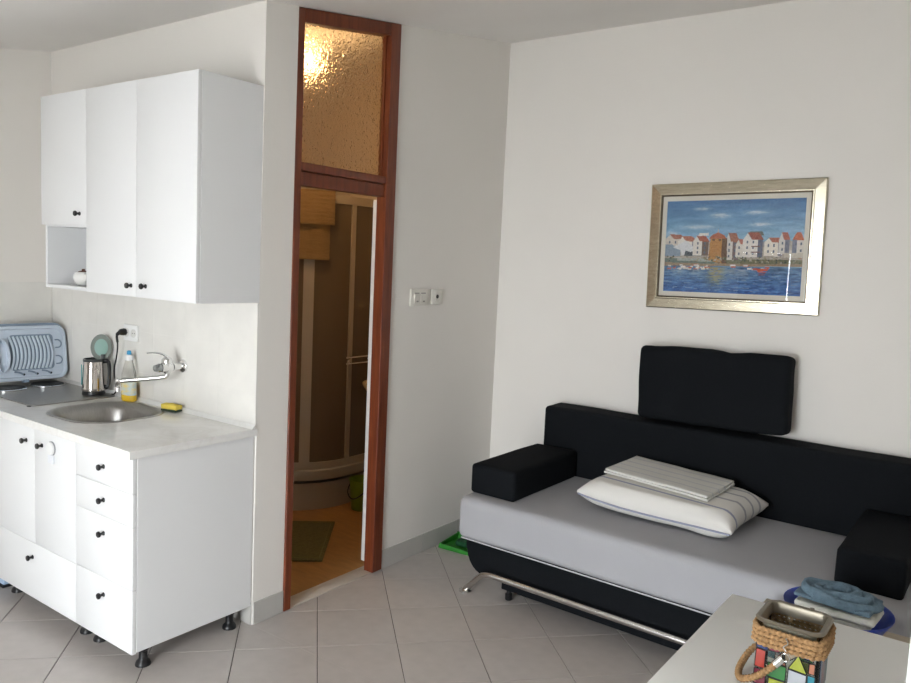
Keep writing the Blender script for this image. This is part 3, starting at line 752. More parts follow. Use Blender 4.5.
for k in range(11):
    x = 0.096 + k*0.0188
    bm = B(); tube(bm, smooth_path([(x, 0.058, -0.003), (x+0.013, 0.098, -0.002), (x+0.017, 0.140, -0.002), (x+0.012, 0.182, -0.002), (x-0.002, 0.228, -0.003)], 4), 0.0062, 6); finish('rib', bm, M_BLUE, dr)
for y in (0.090, 0.175):
    bm = B(); tube(bm, smooth_path([(0.316, y+0.028, -0.002), (0.334, y+0.027, -0.001), (0.346, y+0.014, -0.001), (0.346, y, -0.001), (0.336, y-0.012, -0.001), (0.316, y-0.013, -0.002)], 4), 0.0036, 6); finish('cup_hook', bm, M_BLUE2, dr)
for x in (0.150, 0.215, 0.282):
    bm = B(); tube(bm, smooth_path([(x-0.040, 0.046, -0.003), (x-0.015, 0.040, -0.001), (x, 0.030, 0.0)], 4), 0.0045, 6); q = finish('drain_slot', bm, M_BLUE2, dr)
    bm = B(); lathe(bm, [(0.006, 0), (0.006, 0.002), (0, 0.002)], 10, (x+0.004, 0.030, -0.001)); finish('drain_hole', bm, mat('dark_slot', (0.03, 0.04, 0.05), 0.7), q)
bm = B()
loft(bm, [[(0.052+0.040*math.cos(a)*(1 if math.cos(a) > 0 else 0.6)*s1, 0.130+0.088*math.sin(a)*s2, z) for a in [2*PI*k/28 for k in range(28)]] for s1, s2, z in ((1.0,1.0,-0.008),(1.0,1.0,0.014),(0.96,0.98,0.018),(0.80,0.90,0.016),(0.72,0.86,-0.004),(0.70,0.85,-0.005))]); finish('cutlery_cup', bm, M_BLUE, dr)
bm = B(); box(bm, 0.148, 0.172, -0.012, 0.004, -0.030, 0.018, 0.003); finish('foot', bm, M_BLUE2, dr)

# ================================================================== SWITCHES ON THE DOOR WALL
def wall_plate(name, label, cat, y0, y1, z0, z1):
    o = thing(name, label, cat)
    bm = B(); box(bm, XD+0.0005, XD+0.012, y0, y1, z0, z1, 0.003); finish('plate', bm, mat('ivory_plastic', (0.74, 0.71, 0.65), 0.35), o)
    return o
sw = wall_plate('light_switch', 'wide ivory double light switch nearest the bathroom door frame', 'switch', 3.150, 3.300, 1.383, 1.473)
for a, b in ((3.175, 3.221), (3.229, 3.275)):
    bm = B(); prism(bm, [(XD+0.0122, a, 1.395), (XD+0.0122, a, 1.445), (XD+0.019, a, 1.445), (XD+0.0145, a, 1.395)], (0, b-a, 0), 0.001, 1); q = finish('rocker', bm, MATS['ivory_plastic'], sw)
    bm = B(); box(bm, XD+0.0150, XD+0.0195, (a+b)/2-0.006, (a+b)/2+0.006, 1.405, 1.412); finish('marker', bm, mat('grey_marker', (0.25, 0.24, 0.22), 0.5), q)
    bm = B(); box(bm, XD+0.0122, XD+0.0135, a+0.004, b-0.004, 1.449, 1.4545); finish('slot', bm, MATS['grey_marker'], q)
so = wall_plate('wall_socket', 'small ivory wall socket beside the double light switch', 'socket', 3.330, 3.428, 1.392, 1.473)
bm = B(); lathe(bm, [(0.026, 0.0), (0.026, 0.003), (0.022, 0.003), (0.022, 0.001), (0, 0.001)], 22, (XD+0.0122, 3.379, 1.433), 'x'); q = finish('socket_well', bm, MATS['ivory_plastic'], so)
bm = B(); lathe(bm, [(0.011, 0.0), (0.011, 0.0012), (0, 0.0012)], 16, (XD+0.0134, 3.374, 1.433), 'x'); finish('socket_hole', bm, mat('dark_hole', (0.06, 0.055, 0.05), 0.6), q)

# ================================================================== PICTURE
pic = thing('framed_painting', 'harbour town painting in a silver-gold frame with cream mat on the wall', 'painting', (-1.207, YS-0.0005, 1.7635))
pic.rotation_euler = (0, math.radians(-1.05), 0)
PW, PH = 0.858, 0.648; RWD = 0.062
def rail(bm, p0, p1, p2, p3, dO, dI):
    """mitred rail: outer edge p0-p1, inner edge p3-p2; depth at the outer and the inner edge"""
    def V(p, d): return bm.verts.new((p[0], -d, p[1]))
    mid = lambda a, b, k: (a[0]+(b[0]-a[0])*k, a[1]+(b[1]-a[1])*k)
    prof = [(0, 0.0), (0, dO), (0.08, dO+0.003), (0.80, dI), (0.86, dI+0.003), (0.94, dI+0.003), (1.0, dI-0.004), (1.0, 0.0)]
    A = [V(mid(p0, p3, k), d) for k, d in prof]; Bv = [V(mid(p1, p2, k), d) for k, d in prof]
    for i in range(len(prof)-1): bm.faces.new((A[i], Bv[i], Bv[i+1], A[i+1]))
    bm.faces.new(A); bm.faces.new(Bv[::-1]); bm.faces.new((A[0], A[-1], Bv[-1], Bv[0]))
o4 = [(-PW/2, -PH/2), (PW/2, -PH/2), (PW/2, PH/2), (-PW/2, PH/2)]
i4 = [(x-math.copysign(RWD, x), z-math.copysign(RWD, z)) for x, z in o4]
M_FRAME = mat('silver_gold_leaf', (0.70, 0.64, 0.50), 0.24, metal=1.0, var=0.22, vscale=22, stretch=(1, 1, 6), bump=0.04, bscale=40)
for k in range(4):
    bm = B(); rail(bm, o4[k], o4[(k+1) % 4], i4[(k+1) % 4], i4[k], 0.020, 0.0275); finish('frame_rail', bm, M_FRAME, pic, smooth=20)
ix, iz = PW/2-RWD, PH/2-RWD
M_MAT = mat('cream_mat_board', (0.70, 0.66, 0.57), 0.8)
ax0, az0 = ix-0.026, iz-0.028
bm = B()
for a in ((-ix, -ax0, -iz, iz), (ax0, ix, -iz, iz), (-ax0, ax0, -iz, -az0), (-ax0, ax0, az0, iz)): box(bm, a[0], a[1], -0.016, -0.012, a[2], a[3])
finish('mat_board', bm, M_MAT, pic, smooth=0)
bm = B(); s_ = 0.004
for a in ((-ix, -ix+s_, -iz, iz), (ix-s_, ix, -iz, iz), (-ix, ix, -iz, -iz+s_), (-ix, ix, iz-s_, iz)): box(bm, a[0], a[1], -0.022, -0.0165, a[2], a[3])
finish('inner_slip', bm, mat('dark_bronze_slip', (0.10, 0.075, 0.045), 0.4, metal=0.6), pic, smooth=0)

# the painting itself: colours laid out patch by patch on a fine grid
def make_painting(W, Hh):
    g = np.zeros((Hh, W, 3)); rs = np.random.RandomState(3)
    yy, xx = np.mgrid[0:Hh, 0:W]; u = (xx+0.5)/W; v = 1-(yy+0.5)/Hh          # v: 0 bottom, 1 top
    def nz(sx, sy):
        a = rs.rand(int(Hh/sy)+3, int(W/sx)+3); y = yy/sy; x = xx/sx; y0 = y.astype(int); x0 = x.astype(int); fy = y-y0; fx = x-x0
        return (a[y0, x0]*(1-fx)+a[y0, x0+1]*fx)*(1-fy)+(a[y0+1, x0]*(1-fx)+a[y0+1, x0+1]*fx)*fy
    def C(r, gg, b): return np.array([r, gg, b])/255.0
    top, low = C(62, 112, 158), C(140, 178, 200)
    k = np.clip((v-0.60)/0.40, 0, 1)[..., None]**0.8
    g[:] = low*(1-k)+top*k
    g += ((nz(26, 5)-0.5)*0.10+(nz(9, 3)-0.5)*0.05)[..., None]
    for cu, cv, ru, rv in ((0.27, 0.91, 0.06, 0.018), (0.41, 0.835, 0.07, 0.028), (0.67, 0.86, 0.08, 0.022), (0.25, 0.715, 0.12, 0.025), (0.70, 0.735, 0.07, 0.02), (0.05, 0.64, 0.04, 0.03)):
        mmm = np.exp(-(((u-cu)/ru)**2+((v-cv)/rv)**2)*1.2)*(0.4+0.8*nz(5, 2)); mmm = np.clip(mmm, 0, 0.75)[..., None]
        g[:] = g*(1-mmm)+C(205, 212, 212)*mmm
    def poly(pts, col, jit=0.05):
        mk = np.zeros((Hh, W), bool); P = np.array(pts)
        j = len(P)-1
        for i in range(len(P)):
            xi, yi = P[i]; xj, yj = P[j]
            cond = ((yi > v) != (yj > v)); tt = (xj-xi)*(v-yi)/((yj-yi) if abs(yj-yi) > 1e-9 else 1e-9)+xi
            mk ^= cond & (u < tt); j = i
        g[mk] = C(*col)+(rs.rand(mk.sum(), 1)-0.5)*jit*2
    # water
    wm = v < 0.295
    k = np.clip(v/0.295, 0, 1)[..., None]; wc = C(46, 96, 158)*(1-k)+C(88, 122, 150)*k + ((nz(14, 2.2)-0.5)*0.26)[..., None]+((nz(5, 1.5)-0.5)*0.14)[..., None]*np.array([0.8, 1, 1.1])
    g[wm] = wc[wm]
    # quay, shrubs
    poly([(0, 0.285), (1, 0.30), (1, 0.345), (0, 0.33)], (150, 128, 104))
    poly([(0, 0.325), (0.38, 0.315), (0.40, 0.35), (0.30, 0.385), (0, 0.375)], (102, 118, 106))
    poly([(0.10, 0.345), (0.36, 0.335), (0.38, 0.36), (0.28, 0.382), (0.10, 0.38)], (160, 166, 158))
    poly([(0.45, 0.32), (1, 0.325), (1, 0.39), (0.75, 0.375), (0.6, 0.40), (0.45, 0.37)], (112, 112, 84))
    def house(x0, x1, z0, z1, peak, wall, roof, shade, side=0.0, rows=2, cols=3):
        poly([(x0, z0), (x1, z0), (x1, z1), (x0, z1)], wall, 0.03)
        if side > 0: poly([(x1-side, z0), (x1, z0), (x1, z1), (x1-side, z1+0.01)], shade, 0.03)
        if side < 0: poly([(x0, z0), (x0-side, z0), (x0-side, z1+0.01), (x0, z1)], shade, 0.03)
        xm = (x0+x1)/2
        if side > 0:      # gable wall towards the viewer, roof slope running back to the right
            poly([(x0, z1), (xm-(x1-x0)*0.08, z1), (x0+(x1-x0)*0.22, peak-0.008)], wall, 0.03)
            poly([(x0+(x1-x0)*0.20, peak), (x1-(x1-x0)*0.22, peak-0.004), (x1+0.006, z1-0.006), (xm-(x1-x0)*0.06, z1-0.002)], roof, 0.09)
        else: poly([(x0-0.004, z1), (x1+0.004, z1-0.004), (x1-(x1-x0)*0.3, peak), (x0+(x1-x0)*0.35, peak+0.004)], roof, 0.09)
        for r in range(rows):
            for c_ in range(cols):
                wx = x0+(x1-x0)*(c_+0.6)/(cols+0.3); wz = z0+(z1-z0)*(r+0.45)/(rows+0.2)
                poly([(wx, wz), (wx+0.011, wz), (wx+0.011, wz+0.028), (wx, wz+0.028)], (96, 106, 120), 0.03)
    wht, red, shd, gry = (214, 208, 198), (160, 102, 82), (146, 144, 150), (134, 150, 166)
    poly([(0.0, 0.37), (1.0, 0.37), (1.0, 0.555), (0.9, 0.57), (0.72, 0.55), (0.55, 0.575), (0.3, 0.55), (0.0, 0.57)], (172, 162, 150), 0.12)
    for q in range(40):
        bx = rs.uniform(0, 1); bz = rs.uniform(0.38, 0.53); bw_ = rs.uniform(0.012, 0.04); bh_ = rs.uniform(0.02, 0.06)
        poly([(bx, bz), (bx+bw_, bz), (bx+bw_, bz+bh_), (bx, bz+bh_)], ((206, 198, 188), (120, 116, 116), (176, 120, 98), (150, 150, 158))[q % 4])
    house(0.00, 0.15, 0.50, 0.585, 0.635, (206, 196, 182), red, shd, 0.03, 1, 3)
    house(0.10, 0.24, 0.46, 0.56, 0.615, (222, 216, 206), (176, 112, 92), shd, 0.03, 1, 3)
    poly([(0.0, 0.39), (0.12, 0.39), (0.12, 0.46), (0.05, 0.525), (0.0, 0.52)], gry)
    poly([(0.06, 0.49), (0.16, 0.565), (0.22, 0.50), (0.30, 0.49), (0.30, 0.40), (0.13, 0.40), (0.12, 0.46)], (212, 212, 212))
    poly([(0.15, 0.395), (0.29, 0.395), (0.28, 0.445), (0.24, 0.46), (0.20, 0.44), (0.16, 0.455)], (72, 80, 86))
    house(0.215, 0.335, 0.40, 0.56, 0.62, (218, 212, 202), (164, 92, 70), (110, 92, 84), 0.05, 3, 2)
    poly([(0.25, 0.615), (0.33, 0.62), (0.33, 0.65), (0.26, 0.645)], (226, 218, 206))
    house(0.455, 0.555, 0.36, 0.555, 0.65, (206, 200, 192), red, (112, 92, 92), 0.045, 3, 2)
    house(0.535, 0.61, 0.38, 0.53, 0.585, wht, (178, 108, 92), shd, 0.02, 2, 2)
    poly([(0.61, 0.62), (0.73, 0.62), (0.72, 0.66), (0.63, 0.665)], (104, 112, 104))
    house(0.585, 0.725, 0.39, 0.58, 0.655, (220, 214, 206), (156, 86, 70), (104, 108, 124), 0.035, 3, 3)
    poly([(0.645, 0.44), (0.71, 0.44), (0.71, 0.452), (0.645, 0.452)], (120, 84, 76)); poly([(0.645, 0.50), (0.71, 0.50), (0.71, 0.512), (0.645, 0.512)], (120, 84, 76))
    house(0.735, 0.86, 0.41, 0.55, 0.60, (226, 218, 204), (170, 100, 80), shd, 0.03, 2, 3)
    house(0.835, 0.905, 0.43, 0.58, 0.655, (210, 204, 196), (166, 88, 66), (120, 120, 134), 0.03, 2, 2)
    house(0.925, 1.0, 0.42, 0.575, 0.65, (212, 204, 194), (184, 96, 62), (120, 122, 138), -0.03, 2, 2)
    poly([(0.87, 0.39), (1, 0.39), (1, 0.44), (0.87, 0.44)], (196, 188, 172))
    # row of distant pale walls and trees filling the gaps between the houses
    # round stone tower with a low red roof
    poly([(0.335, 0.355), (0.345, 0.595), (0.455, 0.595), (0.470, 0.315), (0.40, 0.33)], (176, 126, 66), 0.06)
    poly([(0.435, 0.325), (0.430, 0.595), (0.468, 0.595), (0.475, 0.32)], (104, 76, 52), 0.05)
    poly([(0.332, 0.585), (0.465, 0.585), (0.445, 0.625), (0.40, 0.655), (0.36, 0.63)], (172, 100, 72), 0.06)
    poly([(0.395, 0.65), (0.405, 0.65), (0.403, 0.69), (0.398, 0.69)], (190, 176, 160))
    for tx_ in (0.360, 0.405): poly([(tx_, 0.565), (tx_+0.02, 0.565), (tx_+0.02, 0.583), (tx_, 0.583)], (70, 54, 44))
    for q in range(150):      # shrubs and small dabs along the shore
        bx = rs.uniform(0, 1); bz = rs.uniform(0.325, 0.385); bw_ = rs.uniform(0.006, 0.02); bh_ = rs.uniform(0.008, 0.022)
        poly([(bx, bz), (bx+bw_, bz+0.003), (bx+bw_*0.8, bz+bh_), (bx+bw_*0.2, bz+bh_)], ((84, 96, 72), (128, 118, 88), (158, 150, 128), (70, 78, 70), (176, 166, 150))[q % 5])
    # boats and reflections
    for q in range(44):
        bx = rs.uniform(0.0, 0.34) if q < 32 else rs.uniform(0.5, 0.78); bz = rs.uniform(0.245, 0.295); L_ = rs.uniform(0.012, 0.035)
        poly([(bx, bz), (bx+L_, bz), (bx+L_*1.1, bz+0.018), (bx-L_*0.15, bz+0.016)], ((226, 220, 212), (186, 92, 72), (205, 200, 190))[q % 3])
    poly([(0.70, 0.235), (0.76, 0.235), (0.775, 0.275), (0.69, 0.27)], (198, 86, 52)); poly([(0.705, 0.20), (0.75, 0.20), (0.755, 0.235), (0.71, 0.235)], (104, 82, 104))
    rf = np.exp(-(((u-0.40)/0.055)**2))*np.clip((v-0.02)/0.2, 0, 1)*(v < 0.275)*(0.55+0.9*nz(7, 1.6)); rf = np.clip(rf, 0, 0.85)[..., None]
    g[:] = g*(1-rf)+C(166, 148, 92)*rf
    for q in range(260):      # short strokes of light and dark on the water
        bx = rs.uniform(0, 1); bz = rs.uniform(0.01, 0.27); bw_ = rs.uniform(0.01, 0.045)
        poly([(bx, bz), (bx+bw_, bz+0.002), (bx+bw_, bz+0.007), (bx, bz+0.006)], ((74, 118, 172), (36, 78, 138), (120, 146, 172), (58, 104, 160))[q % 4])
    for cx_, w_ in ((0.10, 0.05), (0.25, 0.05), (0.52, 0.05), (0.60, 0.04)):
        rf = np.exp(-(((u-cx_)/w_)**2))*np.clip((v-0.12)/0.15, 0, 1)*(v < 0.26)*nz(5, 1.5); rf = np.clip(rf, 0, 0.5)[..., None]
        g[:] = g*(1-rf)+C(178, 178, 176)*rf
    return np.clip(g+(rs.rand(Hh, W, 1)-0.5)*0.06 + (nz(3, 2)-0.5)[..., None]*0.05, 0.02, 1)
def color_grid(name, W, Hh, img, x0, x1, z0, z1, y, material, parent):
    xs = np.linspace(x0, x1, W+1); zs = np.linspace(z1, z0, Hh+1)
    vv = np.zeros(((W+1)*(Hh+1), 3)); vv[:, 0] = np.tile(xs, Hh+1); vv[:, 2] = np.repeat(zs, W+1); vv[:, 1] = y
    idx = np.arange((W+1)*(Hh+1)).reshape(Hh+1, W+1)
    fc = np.stack([idx[1:, :-1], idx[1:, 1:], idx[:-1, 1:], idx[:-1, :-1]], -1).reshape(-1, 4)
    me = bpy.data.meshes.new(name); me.from_pydata(vv.tolist(), [], fc.tolist()); me.update()
    ca = me.color_attributes.new('paint', 'FLOAT_COLOR', 'CORNER')
    lin = np.where(img <= 0.04045, img/12.92, ((img+0.055)/1.055)**2.4).reshape(-1, 3)
    col4 = np.ones((lin.shape[0], 4, 4)); col4[:, :, :3] = lin[:, None, :]
    ca.data.foreach_set('color', col4.reshape(-1).astype(np.float32))
    me.materials.append(material); o = bpy.data.objects.new(name, me); COL.objects.link(o); o.parent = parent
    return o
GW, GH = 264, 184
color_grid('canvas', GW, GH, make_painting(GW, GH), -ax0, ax0, -az0, az0, -0.013, attr_mat('oil_painting_colours', 0.6), pic)
bm = B(); box(bm, -ix+0.001, ix-0.001, -0.0190, -0.0175, -iz+0.001, iz-0.001); finish('glass', bm, M_PANE, pic, smooth=0)

# ================================================================== SOFA
so = thing('sofa_bed', 'black fabric sofa bed with grey fitted sheet on the seat and chrome rail', 'sofa')
SL, SRt = -2.160, -0.195
ry = math.radians(-1.6)
seat_p = Vector((SL, 3.062, 0))
def place(o):      # seat part stands pulled out a little askew
    o.location = seat_p; o.rotation_euler = (0, 0, ry); return o
W_ = SRt-SL; ZB, ZM = 0.268, 0.480
bm = B(); soft_box(bm, 0, W_, 0.0, 0.82, ZB, ZM, 0.040, 8, 0.004, 1.3, 3.0); o = place(finish('mattress', bm, M_SHEET, so, 60)); o['label'] = 'grey fitted sheet over the seat mattress'
bm = B(); tube(bm, [(0.03, 0.006, ZB+0.004), (W_-0.03, 0.006, ZB+0.004)], 0.0035, 8); place(finish('sheet_hem', bm, mat('pale_hem', (0.50, 0.50, 0.52), 0.8), so))
# base with curved lower corners
prof = [(0.045, ZB-0.004)]
for k in range(8): 
    a = k/7*PI/2; prof.append((0.045+0.120*(1-math.cos(a))*0.9, ZB-0.030-0.136*math.sin(a)))
right = [(W_-x, z) for x, z in prof][::-1]
bm = B(); prism(bm, [(x, 0.030, z) for x, z in prof+right], (0, 0.74, 0), 0.006, 2); place(finish('base', bm, M_SOFA, so))
bm = B(); box(bm, 0.245, W_-0.245, 0.060, 0.66, 0.052, 0.100, 0.004); place(finish('storage_box', bm, M_SOFA, so))
for x in (0.275, W_-0.275):
    bm = B(); lathe(bm, [(0.016, 0.0), (0.018, 0.003), (0.018, 0.030), (0.012, 0.034), (0.012, 0.053)], 14, (x, 0.085, 0)); place(finish('castor', bm, M_BLACKPL, so))
    bm = B(); lathe(bm, [(0.016, 0.0), (0.018, 0.003), (0.018, 0.030), (0.012, 0.034), (0.012, 0.053)], 14, (x, 0.60, 0)); place(finish('castor', bm, M_BLACKPL, so))
# chrome rail in front with bent ends and round feet
bm = B()
rp = smooth_path([(0.060, 0.020, 0.010), (0.092, 0.014, 0.042), (0.155, 0.004, 0.105), (0.185, 0.0, 0.124), (0.225, -0.002, 0.132), (0.28, -0.002, 0.132)], 6)
rp2 = [Vector((W_-p.x, p.y, p.z)) for p in rp][::-1]
tube(bm, rp+rp2, 0.0155, 14); rl = place(finish('front_rail', bm, M_SATIN, so))
for x in (0.060, W_-0.060):
    bm = B(); lathe(bm, [(0.032, 0.0), (0.032, 0.005), (0.022, 0.010), (0.018, 0.014), (0, 0.014)], 22, (x, 0.020, 0.0)); finish('rail_foot', bm, M_SATIN, rl)
# backrest, armrests
bm = B(); soft_box(bm, -2.115, -0.185, 3.805, 3.985, 0.30, 0.846, 0.022, 8, 0.004, 5.1, 3.0); finish('backrest', bm, M_SOFA, so, 60)
bm = B(); box(bm, -2.05, -0.25, 3.815, 3.975, 0.0, 0.296, 0.004); finish('back_support', bm, M_SOFA, so)
for x0, x1, nm in ((-2.152, -1.888, 0.0), (-0.475, -0.240, 9.0)):
    bm = B(); soft_box(bm, x0, x1, 3.150, 3.800, ZM-0.004, 0.628, 0.020, 7, 0.004, nm, 4.0); finish('armrest', bm, M_SOFA, so, 60)

# big back cushion propped on the backrest
bm = B(); soft_box(bm, -0.375, 0.375, -0.192, 0.192, -0.060, 0.060, 0.030, 9, 0.010, 2.2, 6.0)
for v in bm.verts:
    u, w = v.co.x/0.375, v.co.y/0.192
    v.co.y -= 0.016*math.exp(-((u-0.22)/0.18)**2)*max(0, w)**2      # dip in the slack top seam
    v.co.z *= 1.0 + 0.10*(1-u*u)*(1-w*w)
cu = finish('back_cushion', bm, M_SOFA, None, 80)
cu.rotation_euler = (math.radians(84), math.radians(-1.5), 0); cu.location = (-1.216, 3.900, 0.846+0.208)
tag(cu, 'large black fabric back cushion propped on the backrest below the painting', 'cushion')

# pillow and folded sheet
def stripe_mat(name, base, cols, axis):
    mt, N, L, b = nt(name)
    tc = N.new('ShaderNodeTexCoord'); sp_ = N.new('ShaderNodeSeparateXYZ'); L.new(tc.outputs['Object'], sp_.inputs[0])
    r = N.new('ShaderNodeValToRGB'); r.color_ramp.interpolation = 'CONSTANT'
    mr = N.new('ShaderNodeMapRange'); mr.inputs['From Min'].default_value = -0.3; mr.inputs['From Max'].default_value = 0.3
    L.new(sp_.outputs[axis], mr.inputs['Value']); L.new(mr.outputs[0], r.inputs[0])
    e = r.color_ramp.elements; e[0].position = 0; e[0].color = (*base, 1); e[1].position = 1.0; e[1].color = (*base, 1)
    for c0, c1, c in cols:
        k = e.new((c0+0.3)/0.6); k.color = (*c, 1); k = e.new((c1+0.3)/0.6); k.color = (*base, 1)
    n = N.new('ShaderNodeTexNoise'); n.inputs['Scale'].default_value = 12; bp = N.new('ShaderNodeBump'); bp.inputs['Strength'].default_value = 0.25; bp.inputs['Distance'].default_value = 0.01
    L.new(tc.outputs['Object'], n.inputs['Vector']); L.new(n.outputs['Fac'], bp.inputs['Height']); L.new(bp.outputs[0], b.inputs['Normal'])
    L.new(r.outputs[0], b.inputs['Base Color']); b.inputs['Roughness'].default_value = 0.85
    return mt
blu, gy = (0.34, 0.36, 0.47), (0.40, 0.40, 0.42)
M_PIL = stripe_mat('striped_pillowcase', (0.74, 0.72, 0.68), [(-0.150, -0.135, blu), (-0.02, 0.0, gy), (0.075, 0.09, gy), (0.15, 0.168, gy)], 'Y')
bm = B()
def pfunc(p, u, v, h, side):
    p.y += 0.018*math.sin(u*2.4)*max(0, -v)
    if side < 0 and p.z < -0.060: p.z = -0.060
    if p.z > 0.062: p.z = 0.062 + 0.02*(p.z-0.062)      # pressed flat by the folded sheet
    return p
pillow_mesh(bm, 0.735, 0.490, 0.160, 34, 5.0, 0.010, 6.0, 0.012, pfunc)
pi_ = finish('pillow', bm, M_PIL, None, 80); pi_.location = (-1.248, 3.530, ZM+0.084); pi_.rotation_euler = (math.radians(2.5), math.radians(2.0), math.radians(-3))
pts = []
for k in range(48):
    u = -1+2*k/47; pts.append((u*0.360, -0.5*0.490*(1-0.06*(1-u*u))+0.018*math.sin(u*2.4)-0.001, -0.010-0.018*(1-u*u)))
bm = B(); tube(bm, pts, 0.0065, 8, flat=0.6); finish('piping', bm, mat('blue_grey_piping', blu, 0.85), pi_)
tag(pi_, 'white striped pillow lying on the grey sofa seat', 'pillow')
fs = thing('folded_sheet', 'folded off-white striped bed sheet lying on top of the pillow', 'bed sheet')
fs.rotation_euler = (math.radians(2.5), math.radians(2.0), math.radians(-5))
fs.location = Vector(pi_.location) + pi_.rotation_euler.to_matrix() @ Vector((-0.045, 0.050, 0.0660))
M_FS = stripe_mat('striped_bed_sheet', (0.68, 0.67, 0.63), [(-0.10, -0.088, (0.56, 0.56, 0.57)), (-0.035, -0.022, (0.56, 0.56, 0.57)), (0.03, 0.045, (0.56, 0.56, 0.57)), (0.10, 0.115, (0.56, 0.56, 0.57))], 'Y')
for k in range(2):
    bm = B(); d_ = 0.004*(k % 2)
    soft_box(bm, -0.265+d_, 0.262-d_*1.5, -0.160+d_, 0.155, 0.0125*k, 0.0125*k+0.0120, 0.0055, 6, 0.003, 4.0+k, 7.0); finish('fold', bm, M_FS, fs, 70)

# green dustpan in the corner by the sofa
dp = thing('dustpan', 'bright green plastic dustpan on the floor between skirting and sofa', 'dustpan', (-2.435, 3.575, 0.0), math.radians(8))
M_GREEN = mat('green_plastic', (0.03, 0.25, 0.025), 0.45, var=0.3, vscale=12)
bm = B()
prism(bm, [(-0.135, -0.105, 0.001), (0.115, -0.125, 0.001), (0.115, 0.105, 0.001), (-0.115, 0.090, 0.001)], (0, 0, 0.006), 0.001, 1)
prism(bm, [(-0.135, -0.105, 0.0072), (-0.115, 0.090, 0.0072), (-0.107, 0.090, 0.045), (-0.127, -0.100, 0.030)], (0.006, 0, 0))
prism(bm, [(-0.115, 0.090, 0.0072), (0.115, 0.105, 0.0072), (0.115, 0.105, 0.045), (-0.115, 0.090, 0.045)], (0, -0.006, 0))
prism(bm, [(-0.135, -0.105, 0.0072), (0.115, -0.125, 0.0072), (0.115, -0.123, 0.020), (-0.130, -0.103, 0.028)], (0, 0.006, 0))
finish('tray', bm, M_GREEN, dp, 30)
bm = B(); tube(bm, smooth_path([(0.112, 0.01, 0.030), (0.16, 0.01, 0.040), (0.23, 0.01, 0.042)]), [0.016]*6+[0.014]*6+[0.010], 10, flat=0.6); finish('handle', bm, M_GREEN, dp)
bm = B(); soft_box(bm, -0.060, 0.09, -0.045, 0.030, 0.0085, 0.040, 0.010, 4, 0.004, 2.0, 20); finish('brush', bm, mat('dark_green_bristles', (0.01, 0.09, 0.03), 0.9, var=0.5, vscale=80, bump=0.6, bscale=200), dp)

# ================================================================== TABLE, STOOL, BOWL, LANTERN
tb = thing('dining_table', 'white laminate table in the right foreground', 'table')
TBX0, TBX1, TBY0, TBY1, TBZ = -0.588, 0.220, 1.10, 2.212, 0.72
bm = B(); box(bm, TBX0, TBX1, TBY0, TBY1, TBZ-0.036, TBZ, 0.003); finish('tabletop', bm, M_TABLE, tb)
bm = B(); box(bm, TBX0+0.05, TBX1-0.05, TBY0+0.05, TBY0+0.068, TBZ-0.11, TBZ-0.0365); box(bm, TBX0+0.05, TBX1-0.05, TBY1-0.068, TBY1-0.05, TBZ-0.11, TBZ-0.0365)
box(bm, TBX0+0.05, TBX0+0.068, TBY0+0.068, TBY1-0.068, TBZ-0.11, TBZ-0.0365); box(bm, TBX1-0.068, TBX1-0.05, TBY0+0.068, TBY1-0.068, TBZ-0.11, TBZ-0.0365)
finish('apron', bm, M_TABLE, tb, smooth=0)
for x in (TBX0+0.02, TBX1-0.07):
    for y in (TBY0+0.02, TBY1-0.07):
        bm = B(); box(bm, x, x+0.05, y, y+0.05, 0.0, TBZ-0.0365, 0.003); finish('leg', bm, M_TABLE, tb)

st = thing('wooden_stool', 'pale wooden stool between the white table and the sofa', 'stool')
bm = B(); box(bm, -0.655, 0.035, 2.58, 2.925, 0.425, 0.450, 0.006, 3); finish('seat', bm, M_STOOL, st)
for x in (-0.60, -0.06):
    for y in (2.62, 2.85):
        bm = B(); box(bm, x, x+0.038, y, y+0.038, 0.0, 0.424, 0.004); finish('leg', bm, M_STOOL, st)
bm = B()
for y in (2.63, 2.86): box(bm, -0.561, -0.061, y, y+0.018, 0.15, 0.185, 0.002)
finish('stretcher', bm, M_STOOL, st)

bw = thing('blue_bowl', 'blue plastic bowl holding folded towels behind the white table', 'bowl', (-0.395, 2.765, 0.451))
bw.scale = (0.93, 0.93, 1.2)
M_BB = mat('blue_bowl_plastic', (0.012, 0.045, 0.36), 0.32)
bm = B(); lathe(bm, [(0.105, 0.0), (0.115, 0.003), (0.140, 0.030), (0.168, 0.068), (0.178, 0.078), (0.179, 0.082), (0.172, 0.080), (0.160, 0.066), (0.132, 0.030), (0.108, 0.008), (0, 0.008)], 36); finish('shell', bm, M_BB, bw)
def towel_layers(parent, sizes, z0, th, material, seed):
    for k, (w, d_) in enumerate(sizes):
        bm = B(); soft_box(bm, -w/2, w/2, -d_/2, d_/2, z0+th*k, z0+th*(k+1)-0.001, th*0.46, 6, 0.004, seed+k, 9.0); finish('fold', bm, material, parent, 80)
M_TW = mat('white_terry', (0.74, 0.73, 0.65), 0.95, var=0.08, vscale=60, bump=0.5, bscale=220)
M_TB = mat('blue_terry', (0.19, 0.29, 0.37), 0.95, var=0.25, vscale=50, bump=0.7, bscale=200)
t1 = thing('white_towel', 'folded off-white towel lying in the blue bowl', 'towel', (-0.390, 2.745, 0.4645), math.radians(-4))
towel_layers(t1, ((0.120, 0.105), (0.165, 0.130), (0.210, 0.150), (0.244, 0.146)), 0.003, 0.0255, M_TW, 11.0)
t2 = thing('blue_towel', 'rolled grey-blue towel on top of the off-white towel', 'towel', (-0.392, 2.750, 0.5780), math.radians(-6)); t2.scale = (0.95, 0.95, 1.0)
